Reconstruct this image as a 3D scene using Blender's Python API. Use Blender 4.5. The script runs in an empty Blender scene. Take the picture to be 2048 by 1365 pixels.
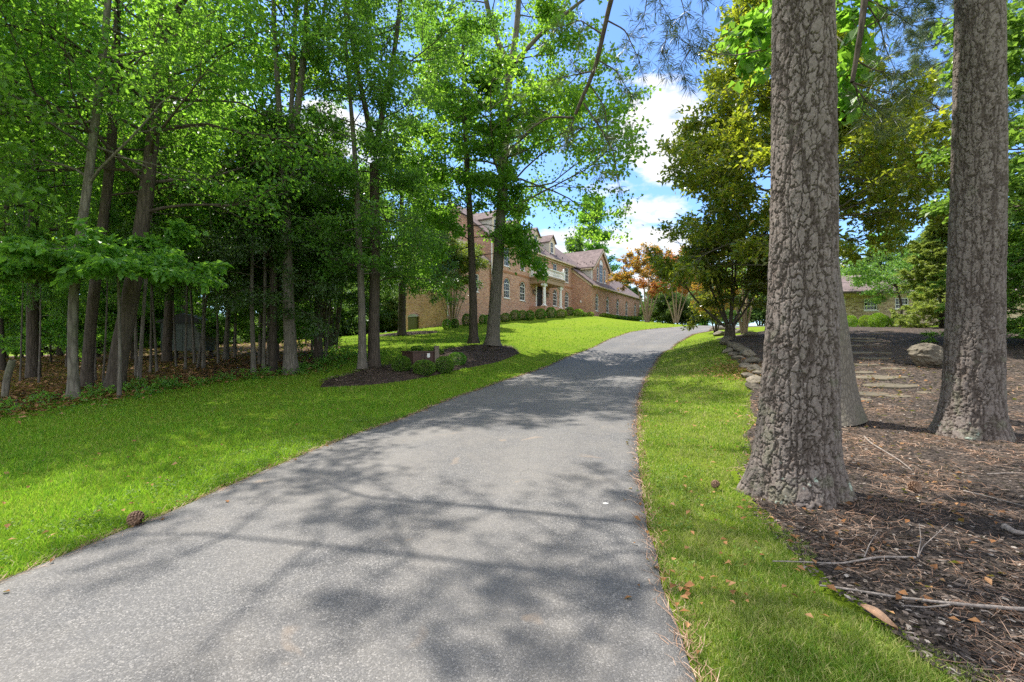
import bpy, math, random, time
import numpy as np
from mathutils import Vector, Matrix, noise, geometry

T0 = time.time()
RNG = np.random.default_rng(11)
random.seed(5)
SC = bpy.context.scene
COL = SC.collection

# ------------------------------------------------------------------ camera model
CX, HY, F, CZ = 1024.0, 695.0, 910.0, 1.5      # photograph: centre column, horizon row, focal length in px, eye height


def P(px, py, D):
    return np.array([(px - CX) / F * D, D, CZ + (HY - py) / F * D])


# ------------------------------------------------------------------ terrain
CTRL = [  # (column, row, distance) of ground seen in the photograph
    (0, 1168, 2.87), (400, 1000, 4.48), (1283, 1000, 4.48), (1370, 1365, 2.04), (700, 872, 7.3), (1273, 865, 7.3),
    (900, 800, 11.5), (1275, 800, 11.5), (1100, 733, 21.7), (1305, 733, 20.5), (1160, 705, 26.5), (1330, 705, 26.5),
    (1215, 680, 31), (1368, 680, 31), (1260, 665, 36), (1397, 665, 36), (1330, 656.5, 42), (1418, 656.5, 41),
    (895, 652, 37.5), (842, 660, 41), (820, 662, 41), (1000, 642, 44), (1040, 638.5, 47), (1095, 633, 51), (1156, 632, 54),
    (1190, 631.5, 55), (1278, 642, 72), (1050, 690, 26), (1100, 660, 36), (900, 668, 32), (985, 692, 24), (1230, 640, 55),
    (1180, 640, 46), (1290, 648, 58),
    (700, 674, 42), (550, 692, 45), (800, 745, 17.5), (724, 742, 17), (582, 748, 17), (225, 777, 13), (148, 797, 11.8),
    (0, 745, 22), (100, 717, 35), (300, 700, 35), (0, 870, 8), (0, 1000, 4.5), (400, 820, 10.6), (655, 700, 24.5),
    (1590, 990, 4.65), (1940, 870, 6.9), (1700, 842, 8.0), (1780, 775, 11.0), (1740, 670, 21), (1900, 700, 16), (1790, 655.5, 29),
    (2048, 705, 14), (2048, 800, 9), (1460, 670, 22), (1480, 740, 14), (1420, 700, 20), (1690, 656, 30), (1550, 657, 29),
    (1880, 655, 30), (2048, 1080, 3.5),
]
pts = [P(*c) for c in CTRL]
pts += [np.array(p, float) for p in [
    (-45, -8, -.6), (45, -8, .3), (-45, 95, 1.2), (45, 95, 4.0), (0, 95, 4.2), (-45, 40, .4), (45, 40, 3.6), (20, -6, .2), (0, -8, -.1),
    (-20, -6, -.2), (-28, 18, .2), (25, 20, 2.2), (0, 70, 5.6), (22, 62, 4.6), (30, 34, 3.2), (18, 48, 3.9), (-30, 60, 1.0), (34, 70, 4.2)]]
pts = np.array(pts)


def tps(d2):
    return 0.5 * d2 * np.log(d2 + 1e-9)


_N = len(pts)
_d2 = ((pts[:, None, :2] - pts[None, :, :2]) ** 2).sum(2)
_A = np.zeros((_N + 3, _N + 3))
_A[:_N, :_N] = tps(_d2) + np.eye(_N) * 6.0
_A[:_N, _N] = 1
_A[:_N, _N + 1:] = pts[:, :2]
_A[_N:, :_N] = _A[:_N, _N:].T
_b = np.zeros(_N + 3)
_b[:_N] = pts[:, 2]
_W = np.linalg.solve(_A, _b)


def H(x, y):
    x = np.asarray(x, float)
    y = np.asarray(y, float)
    sh = np.broadcast(x, y).shape
    xc = np.clip(np.broadcast_to(x, sh), -45, 45).ravel()
    yc = np.clip(np.broadcast_to(y, sh), -8, 95).ravel()
    out = np.empty(len(xc))
    for i in range(0, len(xc), 20000):
        a, b = xc[i:i + 20000], yc[i:i + 20000]
        d2 = (a[:, None] - pts[None, :, 0]) ** 2 + (b[:, None] - pts[None, :, 1]) ** 2
        out[i:i + 20000] = tps(d2) @ _W[:_N] + _W[_N] + a * _W[_N + 1] + b * _W[_N + 2]
    return out.reshape(sh)


_DD = np.concatenate([np.arange(1.2, 30, .05), np.arange(30, 80, .2)])


def G(px, py):
    """the point of the ground seen at a pixel of the photograph"""
    x = (px - CX) / F * _DD
    z = CZ + (HY - py) / F * _DD
    k = np.nonzero(z < H(x, _DD))[0]
    i = k[0] if len(k) else len(_DD) - 1
    return np.array([x[i], _DD[i], H(x[i], _DD[i])])


# ------------------------------------------------------------------ mesh helpers
def me_np(name, V, faces, smooth=False, mat=None):
    """faces: list of integer arrays (K,3) or (K,4) -> mesh datablock"""
    V = np.asarray(V, np.float32)
    faces = [np.asarray(f, np.int32) for f in faces if len(f)]
    me = bpy.data.meshes.new(name)
    me.vertices.add(len(V))
    me.vertices.foreach_set('co', V.ravel())
    nl = sum(f.size for f in faces)
    npol = sum(len(f) for f in faces)
    me.loops.add(nl)
    me.polygons.add(npol)
    me.loops.foreach_set('vertex_index', np.concatenate([f.ravel() for f in faces]))
    tot = np.concatenate([np.full(len(f), f.shape[1], np.int32) for f in faces])
    st = np.concatenate([[0], np.cumsum(tot)[:-1]]).astype(np.int32)
    me.polygons.foreach_set('loop_start', st)
    me.polygons.foreach_set('use_smooth', np.full(npol, smooth, bool))
    me.update(calc_edges=True)
    if mat:
        me.materials.append(mat)
    return me


def link(name, me, parent=None, loc=None):
    o = bpy.data.objects.new(name, me)
    COL.objects.link(o)
    if parent is not None:
        o.parent = parent
    if loc is not None:
        o.location = loc
    return o


def tag(o, label, cat, group=None, kind=None):
    if label:
        o['label'] = label
    if cat:
        o['category'] = cat
    if group:
        o['group'] = group
    if kind:
        o['kind'] = kind
    return o


def thing(name, label, cat, loc=(0, 0, 0), rotz=0.0, group=None):
    o = bpy.data.objects.new(name, None)
    COL.objects.link(o)
    o.empty_display_size = .2
    o.location = loc
    o.rotation_euler = (0, 0, rotz)
    return tag(o, label, cat, group)


def dup(root, loc, rotz=0.0, scale=1.0, label=None, group=None, tilt=(0, 0)):
    r = root.copy()
    COL.objects.link(r)
    r.location = loc
    r.rotation_euler = (tilt[0], tilt[1], rotz)
    r.scale = (scale, scale, scale) if np.isscalar(scale) else scale
    if label:
        r['label'] = label
    if group:
        r['group'] = group
    for ch in list(root.children):
        c = ch.copy()
        COL.objects.link(c)
        c.parent = r
        for g in ch.children:
            d = g.copy()
            COL.objects.link(d)
            d.parent = c
    return r


class MB:
    """collects simple shapes into one mesh"""

    def __init__(s):
        s.V = []
        s.T = []
        s.Q = []
        s.n = 0

    def add(s, V, Q=(), T=()):
        s.V.append(np.asarray(V, float))
        if len(Q):
            s.Q.append(np.asarray(Q, int) + s.n)
        if len(T):
            s.T.append(np.asarray(T, int) + s.n)
        s.n += len(V)
        return s

    def box(s, a, b):
        (x0, y0, z0), (x1, y1, z1) = a, b
        V = [(x0, y0, z0), (x1, y0, z0), (x1, y1, z0), (x0, y1, z0), (x0, y0, z1), (x1, y0, z1), (x1, y1, z1), (x0, y1, z1)]
        return s.add(V, [(0, 3, 2, 1), (4, 5, 6, 7), (0, 1, 5, 4), (1, 2, 6, 5), (2, 3, 7, 6), (3, 0, 4, 7)])

    def lathe(s, prof, c=(0, 0, 0), k=16):
        a = np.arange(k) * 2 * np.pi / k
        V = np.concatenate([np.stack([c[0] + r * np.cos(a), c[1] + r * np.sin(a), np.full(k, c[2] + z)], 1) for r, z in prof])
        Q = []
        for i in range(len(prof) - 1):
            for j in range(k):
                Q.append((i * k + j, i * k + (j + 1) % k, (i + 1) * k + (j + 1) % k, (i + 1) * k + j))
        s.add(V, Q)
        m = len(prof)
        s.add([(c[0], c[1], c[2] + prof[-1][1])] + [tuple(v) for v in V[(m - 1) * k:]], (), [(0, 1 + j, 1 + (j + 1) % k) for j in range(k)])
        return s

    def cyl(s, p, q, r, k=10):
        V, Q = tube_arr(np.array([p, q], float), np.array([r, r]), k)
        s.add(V, Q)
        for base, cpt in ((0, p), (k, q)):
            s.add([cpt] + [tuple(v) for v in V[base:base + k]], (), [(0, 1 + j, 1 + (j + 1) % k) for j in range(k)])
        return s

    def prism(s, poly, y0, y1, axis='y'):
        """poly in (x,z) extruded along y, or in (y,z) extruded along x"""
        n = len(poly)
        f = (lambda u, z, w: (u, w, z)) if axis == 'y' else (lambda u, z, w: (w, u, z))
        V = [f(u, z, y0) for u, z in poly] + [f(u, z, y1) for u, z in poly]
        tri = geometry.tessellate_polygon([[Vector((u, z, 0)) for u, z in poly]])
        T = [tuple(t) for t in tri] + [tuple(n + i for i in reversed(t)) for t in tri]
        Q = [(i, (i + 1) % n, n + (i + 1) % n, n + i) for i in range(n)]
        return s.add(V, Q, T)

    def mesh(s, name, mat, smooth=False):
        V = np.concatenate(s.V)
        f = []
        if s.T:
            f.append(np.concatenate(s.T))
        if s.Q:
            f.append(np.concatenate(s.Q))
        return me_np(name, V, f, smooth, mat)

    def build(s, name, mat, parent=None, smooth=False, loc=None):
        return link(name, s.mesh(name, mat, smooth), parent, loc)


def tube_arr(pts_, rad, k=6):
    p = np.asarray(pts_, float)
    t = np.gradient(p, axis=0)
    t /= np.linalg.norm(t, axis=1, keepdims=True) + 1e-9
    ref = np.array([0, 0, 1.0]) if abs(t[:, 2]).mean() < .75 else np.array([1.0, .13, 0])
    u = np.cross(t, ref)
    u /= np.linalg.norm(u, axis=1, keepdims=True) + 1e-9
    v = np.cross(t, u)
    a = np.arange(k) * 2 * np.pi / k
    V = (p[:, None] + rad[:, None, None] * (np.cos(a)[None, :, None] * u[:, None] + np.sin(a)[None, :, None] * v[:, None])).reshape(-1, 3)
    n = len(p)
    i = np.arange(n - 1)[:, None]
    j = np.arange(k)[None, :]
    j2 = (j + 1) % k
    Q = np.stack([i * k + j, i * k + j2, (i + 1) * k + j2, (i + 1) * k + j], 2).reshape(-1, 4)
    return V, Q


# ------------------------------------------------------------------ materials
def newmat(name):
    m = bpy.data.materials.new(name)
    m.use_nodes = True
    nt = m.node_tree
    nt.nodes.clear()
    return m, nt, nt.nodes, nt.links


def nd(nt, typ, **kw):
    n = nt.nodes.new(typ)
    for k, v in kw.items():
        if k == 'inp':
            for kk, vv in v.items():
                n.inputs[kk].default_value = vv
        else:
            setattr(n, k, v)
    return n


def ramp(nt, fac, stops, interp='LINEAR'):
    r = nt.nodes.new('ShaderNodeValToRGB')
    r.color_ramp.interpolation = interp
    e = r.color_ramp.elements
    while len(e) < len(stops):
        e.new(0.5)
    for el, (p, c) in zip(e, stops):
        el.position = p
        el.color = (*c, 1) if len(c) == 3 else c
    nt.links.new(fac, r.inputs[0])
    return r.outputs[0]


def mixc(nt, fac, a, b, mode='MIX'):
    m = nt.nodes.new('ShaderNodeMix')
    m.data_type = 'RGBA'
    m.blend_type = mode
    for sock, v in ((m.inputs[0], fac), (m.inputs[6], a), (m.inputs[7], b)):
        if isinstance(v, (int, float)):
            sock.default_value = v
        elif isinstance(v, tuple):
            sock.default_value = (*v, 1)
        else:
            nt.links.new(v, sock)
    return m.outputs[2]


def noise_t(nt, vec, scale, detail=4, rough=.6, dist=0.0):
    n = nd(nt, 'ShaderNodeTexNoise', inp={'Scale': scale, 'Detail': detail, 'Roughness': rough, 'Distortion': dist})
    if vec is not None:
        nt.links.new(vec, n.inputs['Vector'])
    return n.outputs['Fac']


def voro(nt, vec, scale, feature='F1', out='Distance'):
    n = nd(nt, 'ShaderNodeTexVoronoi', feature=feature, inp={'Scale': scale})
    if vec is not None:
        nt.links.new(vec, n.inputs['Vector'])
    return n.outputs[out]


def mapping(nt, vec, scale=(1, 1, 1), rot=(0, 0, 0)):
    n = nd(nt, 'ShaderNodeMapping', inp={'Scale': scale, 'Rotation': rot})
    nt.links.new(vec, n.inputs['Vector'])
    return n.outputs[0]


def math_n(nt, op, a, b=0.0, clamp=False):
    n = nd(nt, 'ShaderNodeMath', operation=op, use_clamp=clamp)
    for s_, v in ((n.inputs[0], a), (n.inputs[1], b)):
        if isinstance(v, (int, float)):
            s_.default_value = v
        else:
            nt.links.new(v, s_)
    return n.outputs[0]


def finish(nt, col, rough=.8, bump=None, bstr=.3, bdist=.02, spec=.3, metallic=0.0):
    b = nd(nt, 'ShaderNodeBsdfPrincipled', inp={'Roughness': rough, 'Specular IOR Level': spec, 'Metallic': metallic})
    if isinstance(col, tuple):
        b.inputs['Base Color'].default_value = (*col, 1)
    else:
        nt.links.new(col, b.inputs['Base Color'])
    if bump is not None:
        bp = nd(nt, 'ShaderNodeBump', inp={'Strength': bstr, 'Distance': bdist})
        nt.links.new(bump, bp.inputs['Height'])
        nt.links.new(bp.outputs[0], b.inputs['Normal'])
    o = nd(nt, 'ShaderNodeOutputMaterial')
    nt.links.new(b.outputs[0], o.inputs[0])
    return b


def m_plain(name, col, rough=.6, spec=.4, var=.12, vs=3.0, metallic=0.0):
    m, nt, N, L = newmat(name)
    tc = nd(nt, 'ShaderNodeTexCoord').outputs['Object']
    n = noise_t(nt, tc, vs, 6, .65)
    c0 = tuple(c * (1 - var) for c in col)
    c1 = tuple(min(1, c * (1 + var)) for c in col)
    finish(nt, ramp(nt, n, [(.3, c0), (.7, c1)]), rough, n, .1, .01, spec, metallic)
    return m


def m_leaf(name, dark, light, trans, tw=.5, rough=.42, back=None, extra=None, spec=.45):
    """leaf: glossy upper side, light shining through; every leaf and every tree its own tint"""
    m, nt, N, L = newmat(name)
    g = nd(nt, 'ShaderNodeNewGeometry')
    oi = nd(nt, 'ShaderNodeObjectInfo')
    stops = [(0.0, dark), (.75, light)]
    if extra:
        stops += extra
    else:
        stops += [(1.0, tuple(min(1, c * 1.25) for c in light))]
    c = ramp(nt, g.outputs['Random Per Island'], stops)
    hsv = nd(nt, 'ShaderNodeHueSaturation', inp={'Saturation': 1.0})
    L.new(c, hsv.inputs['Color'])
    mr = nd(nt, 'ShaderNodeMapRange', inp={'To Min': .475, 'To Max': .515})
    L.new(oi.outputs['Random'], mr.inputs[0])
    L.new(mr.outputs[0], hsv.inputs['Hue'])
    mv = nd(nt, 'ShaderNodeMapRange', inp={'To Min': .8, 'To Max': 1.2})
    L.new(oi.outputs['Random'], mv.inputs[0])
    L.new(mv.outputs[0], hsv.inputs['Value'])
    c = hsv.outputs[0]
    if back:
        c = mixc(nt, g.outputs['Backfacing'], c, back)
    b = nd(nt, 'ShaderNodeBsdfPrincipled', inp={'Roughness': rough, 'Specular IOR Level': spec})
    L.new(c, b.inputs['Base Color'])
    t = nd(nt, 'ShaderNodeBsdfTranslucent')
    tc = mixc(nt, .55, trans, c, 'MIX')
    tc = mixc(nt, g.outputs['Random Per Island'], tc, trans)
    L.new(tc, t.inputs['Color'])
    mx = nd(nt, 'ShaderNodeMixShader', inp={0: tw})
    L.new(b.outputs[0], mx.inputs[1])
    L.new(t.outputs[0], mx.inputs[2])
    o = nd(nt, 'ShaderNodeOutputMaterial')
    L.new(mx.outputs[0], o.inputs[0])
    return m


def m_bark(name, dark, light, sc=6.0, stretch=.18, bstr=.9, moss=None):
    m, nt, N, L = newmat(name)
    tc = nd(nt, 'ShaderNodeTexCoord').outputs['Object']
    v = mapping(nt, tc, (1, 1, stretch))
    n1 = noise_t(nt, v, sc * 2.2, 8, .7, .6)
    v1 = voro(nt, v, sc * 1.6, 'DISTANCE_TO_EDGE')
    n2 = noise_t(nt, tc, 1.3, 4, .6)
    h = math_n(nt, 'MULTIPLY', math_n(nt, 'MINIMUM', v1, .25), 3.2)
    h = math_n(nt, 'ADD', math_n(nt, 'MULTIPLY', h, .55), math_n(nt, 'MULTIPLY', n1, .6))
    c = ramp(nt, h, [(.2, dark), (.75, light)])
    c = mixc(nt, n2, c, tuple(x * .8 for x in light), 'MIX') if not moss else mixc(nt, ramp(nt, n2, [(.5, (0, 0, 0)), (.7, (.5, .5, .5))]), c, moss)
    finish(nt, c, .9, h, bstr, .03, .2)
    return m


def m_brick(name, bricks, mortar, sc=1.0):
    m, nt, N, L = newmat(name)
    tc = nd(nt, 'ShaderNodeTexCoord').outputs['Object']
    sp = nd(nt, 'ShaderNodeSeparateXYZ')
    L.new(tc, sp.inputs[0])
    u = math_n(nt, 'ADD', sp.outputs[0], sp.outputs[1])
    cb = nd(nt, 'ShaderNodeCombineXYZ')
    L.new(u, cb.inputs[0])
    L.new(sp.outputs[2], cb.inputs[1])
    bt = nd(nt, 'ShaderNodeTexBrick', offset=.5, inp={'Scale': 1.0, 'Mortar Size': .012, 'Mortar Smooth': .2, 'Bias': 0.0, 'Brick Width': .23 * sc,
                                                  'Row Height': .081 * sc})
    bt.inputs['Color1'].default_value = (0, 0, 0, 1)
    bt.inputs['Color2'].default_value = (1, 1, 1, 1)
    bt.inputs['Mortar'].default_value = (.5, .5, .5, 1)
    L.new(cb.outputs[0], bt.inputs['Vector'])
    c = ramp(nt, bt.outputs['Color'], bricks)
    blot = noise_t(nt, tc, .9, 5, .6)
    c = mixc(nt, ramp(nt, blot, [(.35, (0, 0, 0)), (.75, (.35, .35, .35))]), c, tuple(x * .75 for x in bricks[0][1]))
    c = mixc(nt, bt.outputs['Fac'], c, mortar)
    hb = math_n(nt, 'SUBTRACT', 1.0, bt.outputs['Fac'])
    finish(nt, c, .88, hb, .5, .012, .25)
    return m


LEAF_TULIP = m_leaf('leaf_tulip', (.05, .12, .018), (.10, .21, .03), (.46, .76, .05), .58)
LEAF_WOODS = m_leaf('leaf_woods', (.035, .11, .018), (.085, .20, .03), (.38, .72, .055), .56)
LEAF_DEEP = m_leaf('leaf_deep', (.028, .085, .018), (.07, .16, .03), (.32, .62, .055), .54)
LEAF_HOLLY = m_leaf('leaf_holly', (.02, .06, .02), (.055, .125, .034), (.2, .36, .035), .38, .33, spec=.6)
LEAF_SPRAY = m_leaf('leaf_spray', (.045, .15, .026), (.10, .25, .04), (.34, .66, .05), .5, .45)
LEAF_MAGN = m_leaf('leaf_magnolia', (.03, .095, .02), (.085, .175, .03), (.62, .70, .035), .5, .27, back=(.13, .14, .03), spec=.6,
                   extra=[(.84, (.20, .21, .03)), (1.0, (.38, .26, .035))])
LEAF_MAGN2 = m_leaf('leaf_small_magnolia', (.022, .08, .02), (.07, .14, .03), (.48, .52, .03), .42, .28, back=(.10, .11, .03), spec=.6,
                    extra=[(.9, (.16, .17, .025)), (1.0, (.28, .14, .025))])
LEAF_RED = m_leaf('leaf_red', (.06, .12, .02), (.12, .16, .03), (.75, .42, .05), .52,
                  extra=[(.78, (.38, .12, .04)), (1.0, (.42, .10, .04))])
LEAF_MAPLE = m_leaf('leaf_maple', (.20, .06, .03), (.32, .12, .04), (.66, .30, .06), .5,
                   extra=[(.8, (.22, .18, .04)), (1.0, (.10, .19, .03))])
LEAF_CRAPE = m_leaf('leaf_crape', (.06, .12, .02), (.11, .17, .03), (.32, .38, .03), .45, extra=[(.9, (.16, .16, .03)), (1.0, (.2, .09, .04))])
LEAF_LIGHT = m_leaf('leaf_light', (.07, .16, .03), (.15, .27, .05), (.3, .5, .05), .45)
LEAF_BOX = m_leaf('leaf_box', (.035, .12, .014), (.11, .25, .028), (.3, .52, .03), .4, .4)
LEAF_BOXLIT = m_leaf('leaf_box_sun_tint', (.07, .17, .014), (.18, .33, .025), (.45, .62, .03), .4, .4)  # boxwood leaf with sunshine painted in as a lighter, yellower green
LEAF_FAR = m_leaf('leaf_far', (.05, .11, .03), (.10, .18, .05), (.22, .36, .05), .45)
NEEDLE_PINE = m_leaf('needle_pine', (.022, .05, .02), (.055, .085, .03), (.12, .17, .03), .3)
NEEDLE_WHITE = m_leaf('needle_white_pine', (.05, .085, .05), (.12, .165, .095), (.22, .28, .11), .35)
NEEDLE_SPRUCE = m_leaf('needle_hemlock', (.06, .15, .025), (.17, .30, .05), (.42, .62, .05), .45)
NEEDLE_YEW = m_leaf('needle_yew', (.11, .18, .035), (.28, .36, .085), (.5, .6, .09), .45)
BARK_GREY = m_bark('bark_grey', (.045, .038, .03), (.20, .175, .145), 7, .16)
BARK_DARK = m_bark('bark_dark', (.022, .018, .014), (.115, .092, .072), 7, .16)
BARK_SMOOTH = m_bark('bark_smooth', (.105, .092, .075), (.205, .182, .15), 16, .3, .4, moss=(.13, .14, .08))
BARK_TAN = m_bark('bark_tan', (.22, .15, .10), (.42, .32, .23), 5, .1, .3)
BARK_PALE = m_bark('bark_pale', (.085, .075, .058), (.20, .18, .145), 6, .2, .5, moss=(.14, .17, .08))
WHITE = m_plain('white_paint', (.78, .77, .74), .5, .4, .05)
CREAM = m_plain('cream_paint', (.66, .53, .37), .6, .3, .06)
TAN = m_plain('tan_paint', (.36, .25, .16), .6, .3, .06)
SIDING = m_plain('siding_paint', (.56, .53, .47), .6, .3, .05)
DOORM = m_plain('dark_wood', (.018, .013, .013), .35, .5, .2)
BLACKM = m_plain('black_metal', (.015, .015, .016), .4, .5, .1)
BRICK = m_brick('red_brick', [(0, (.36, .14, .08)), (.45, (.56, .255, .145)), (.8, (.66, .36, .225)), (1, (.24, .11, .08))], (.54, .45, .37))
BRICK_TAN = m_brick('tan_brick', [(0, (.24, .15, .09)), (.5, (.52, .38, .24)), (1, (.66, .52, .36))], (.55, .48, .38), 1.25)
BRICK_TRIM = m_plain('brick_trim', (.37, .18, .095), .85, .2, .25, 9)


def m_glass(name, tint):
    m, nt, N, L = newmat(name)
    tc = nd(nt, 'ShaderNodeTexCoord').outputs['Object']
    n = noise_t(nt, tc, 2.2, 3)
    finish(nt, ramp(nt, n, [(.35, tuple(t * .6 for t in tint)), (.7, tint)]), .08, n, .03, .02, .35)
    return m


GLASS = m_glass('window_glass', (.03, .034, .036))


def m_shingle():
    m, nt, N, L = newmat('roof_shingle')
    tc = nd(nt, 'ShaderNodeTexCoord').outputs['Object']
    sp = nd(nt, 'ShaderNodeSeparateXYZ')
    L.new(tc, sp.inputs[0])
    cb = nd(nt, 'ShaderNodeCombineXYZ')
    L.new(math_n(nt, 'ADD', sp.outputs[0], sp.outputs[1]), cb.inputs[0])
    L.new(sp.outputs[2], cb.inputs[1])
    bt = nd(nt, 'ShaderNodeTexBrick', offset=.5, inp={'Scale': 1.0, 'Mortar Size': .008, 'Brick Width': .30, 'Row Height': .10})
    bt.inputs['Color1'].default_value = (.105, .08, .076, 1)
    bt.inputs['Color2'].default_value = (.20, .155, .145, 1)
    bt.inputs['Mortar'].default_value = (.07, .05, .05, 1)
    L.new(cb.outputs[0], bt.inputs['Vector'])
    n = noise_t(nt, tc, 1.2, 5)
    c = mixc(nt, ramp(nt, n, [(.4, (0, 0, 0)), (.7, (.4, .4, .4))]), bt.outputs['Color'], (.25, .19, .18))
    finish(nt, c, .9, bt.outputs['Fac'], -.3, .02, .2)
    return m


SHINGLE = m_shingle()


def m_asphalt():
    m, nt, N, L = newmat('asphalt')
    tc = nd(nt, 'ShaderNodeTexCoord').outputs['Object']
    vc = voro(nt, tc, 140, 'F1', 'Color')
    sv = nd(nt, 'ShaderNodeSeparateColor')
    L.new(vc, sv.inputs[0])
    vd = voro(nt, tc, 140)
    n1 = noise_t(nt, tc, 420, 3, .7)
    big = noise_t(nt, tc, .55, 5, .6, .4)
    mid = noise_t(nt, tc, 6, 5, .7)
    c = ramp(nt, sv.outputs[0], [(0, (.035, .036, .038)), (.5, (.098, .096, .095)), (.85, (.17, .165, .158)), (1, (.36, .34, .32))])
    c = mixc(nt, .35, c, ramp(nt, n1, [(.3, (.03, .03, .032)), (.7, (.21, .205, .195))]))
    c = mixc(nt, ramp(nt, big, [(.40, (0, 0, 0)), (.66, (.5, .5, .5))]), c, (.19, .172, .148))
    c = mixc(nt, ramp(nt, mid, [(.45, (0, 0, 0)), (.75, (.5, .5, .5))]), c, (.075, .075, .078))
    # worn wheel tracks, hairline cracks
    uvn = nd(nt, 'ShaderNodeAttribute', attribute_name='across')
    tr = ramp(nt, uvn.outputs['Fac'], [(.0, (.5, .5, .5)), (.06, (.1, .1, .1)), (.2, (.0, .0, .0)), (.3, (.55, .55, .55)), (.42, (0, 0, 0)), (.58, (0, 0, 0)), (.70, (.55, .55, .55)), (.82, (0, 0, 0)), (.94, (.1, .1, .1)), (1, (.5, .5, .5))])
    c = mixc(nt, math_n(nt, 'MULTIPLY', tr, math_n(nt, 'MULTIPLY', big, .8)), c, (.20, .19, .175))
    ck = voro(nt, mapping(nt, tc, (.55, .32, 1), (0, 0, .4)), 1.0, 'DISTANCE_TO_EDGE')
    ckn = math_n(nt, 'ADD', ck, math_n(nt, 'MULTIPLY', math_n(nt, 'SUBTRACT', mid, .5), .05))
    c = mixc(nt, math_n(nt, 'MULTIPLY', ramp(nt, ckn, [(.0, (.22, .22, .22)), (.004, (0, 0, 0))]), ramp(nt, big, [(.45, (0, 0, 0)), (.55, (1, 1, 1))])), c, (.03, .03, .03))
    # old tan stains and pale droppings
    st = noise_t(nt, tc, 1.7, 3, .5, 1.2)
    c = mixc(nt, ramp(nt, st, [(.66, (0, 0, 0)), (.74, (.4, .4, .4))]), c, (.30, .22, .15))
    wv = voro(nt, mapping(nt, tc, (1, 1.6, 1)), .85)
    wn = noise_t(nt, tc, 24, 3)
    w = math_n(nt, 'ADD', wv, math_n(nt, 'MULTIPLY', wn, .07))
    c = mixc(nt, ramp(nt, w, [(.055, (.85, .85, .85)), (.06, (0, 0, 0))]), c, (.62, .62, .60))
    hh = math_n(nt, 'ADD', math_n(nt, 'MULTIPLY', math_n(nt, 'SUBTRACT', 1.0, vd), .8), math_n(nt, 'MULTIPLY', n1, .5))
    finish(nt, c, .82, hh, .55, .006, .35)
    return m


def m_lawn():
    m, nt, N, L = newmat('lawn_grass')
    tc = nd(nt, 'ShaderNodeTexCoord').outputs['Object']
    n1 = noise_t(nt, tc, 1.1, 6, .65)
    n2 = noise_t(nt, tc, 38, 5, .8)
    n3 = noise_t(nt, mapping(nt, tc, (1, 1, 1), (0, 0, .6)), .25, 3, .5)
    c = ramp(nt, n2, [(.25, (.075, .125, .010)), (.5, (.145, .215, .014)), (.8, (.23, .29, .025))])
    c = mixc(nt, ramp(nt, n1, [(.5, (0, 0, 0)), (.78, (.55, .55, .55))]), c, (.22, .22, .06))
    # mowing stripes: bent grass, a few tens of centimetres wide
    wv = nd(nt, 'ShaderNodeTexWave', wave_type='BANDS', bands_direction='X', inp={'Scale': .42, 'Distortion': 1.2, 'Detail': 2.0, 'Detail Scale': .6})
    L.new(mapping(nt, tc, (1, 1, 1), (0, 0, math.radians(28))), wv.inputs['Vector'])
    c = mixc(nt, math_n(nt, 'MULTIPLY', wv.outputs['Fac'], .10), c, (.22, .27, .03))
    c = mixc(nt, ramp(nt, n3, [(.45, (0, 0, 0)), (.7, (.3, .3, .3))]), c, (.05, .12, .02))
    finish(nt, c, .95, n2, .8, .05, .04)
    return m


def m_mulch(name, c0, c1, c2, needles=(.36, .20, .11), nw=.5, sc=1.0):
    m, nt, N, L = newmat(name)
    tc = nd(nt, 'ShaderNodeTexCoord').outputs['Object']
    d = nd(nt, 'ShaderNodeVectorMath', operation='ADD')
    nn = nd(nt, 'ShaderNodeTexNoise', inp={'Scale': 9.0, 'Detail': 3.0})
    L.new(tc, nn.inputs['Vector'])
    L.new(tc, d.inputs[0])
    sc_ = nd(nt, 'ShaderNodeVectorMath', operation='SCALE', inp={'Scale': .12})
    L.new(nn.outputs['Color'], sc_.inputs[0])
    L.new(sc_.outputs[0], d.inputs[1])
    ch = nd(nt, 'ShaderNodeTexVoronoi', feature='F1', inp={'Scale': 34 * sc})
    L.new(mapping(nt, d.outputs[0], (1, .45, 1), (0, 0, .5)), ch.inputs['Vector'])
    s2 = nd(nt, 'ShaderNodeSeparateColor')
    L.new(ch.outputs['Color'], s2.inputs[0])
    c = ramp(nt, s2.outputs[0], [(0, c0), (.55, c1), (.9, c2), (1, tuple(min(1, x * 1.8) for x in c2))])
    fine = noise_t(nt, tc, 90 * sc, 5, .8)
    c = mixc(nt, .4, c, ramp(nt, fine, [(.3, c0), (.75, c2)]))
    st = noise_t(nt, mapping(nt, d.outputs[0], (14, 90, 40), (0, 0, .9)), 1.0 * sc, 3, .7)
    st2 = noise_t(nt, mapping(nt, d.outputs[0], (90, 12, 40), (0, 0, .3)), 1.0 * sc, 3, .7)
    big = noise_t(nt, tc, .8, 4, .65)
    ss = math_n(nt, 'MULTIPLY', math_n(nt, 'MAXIMUM', st, st2), ramp(nt, big, [(.32, (.75, .75, .75)), (.7, (1.12, 1.12, 1.12))]))
    c = mixc(nt, ramp(nt, ss, [(.58, (0, 0, 0)), (.68, (nw, nw, nw))]), c, needles)
    hh = math_n(nt, 'ADD', math_n(nt, 'SUBTRACT', 1.0, ch.outputs['Distance']), math_n(nt, 'MULTIPLY', fine, .8))
    finish(nt, c, .92, hh, .9, .03, .2)
    return m


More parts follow.
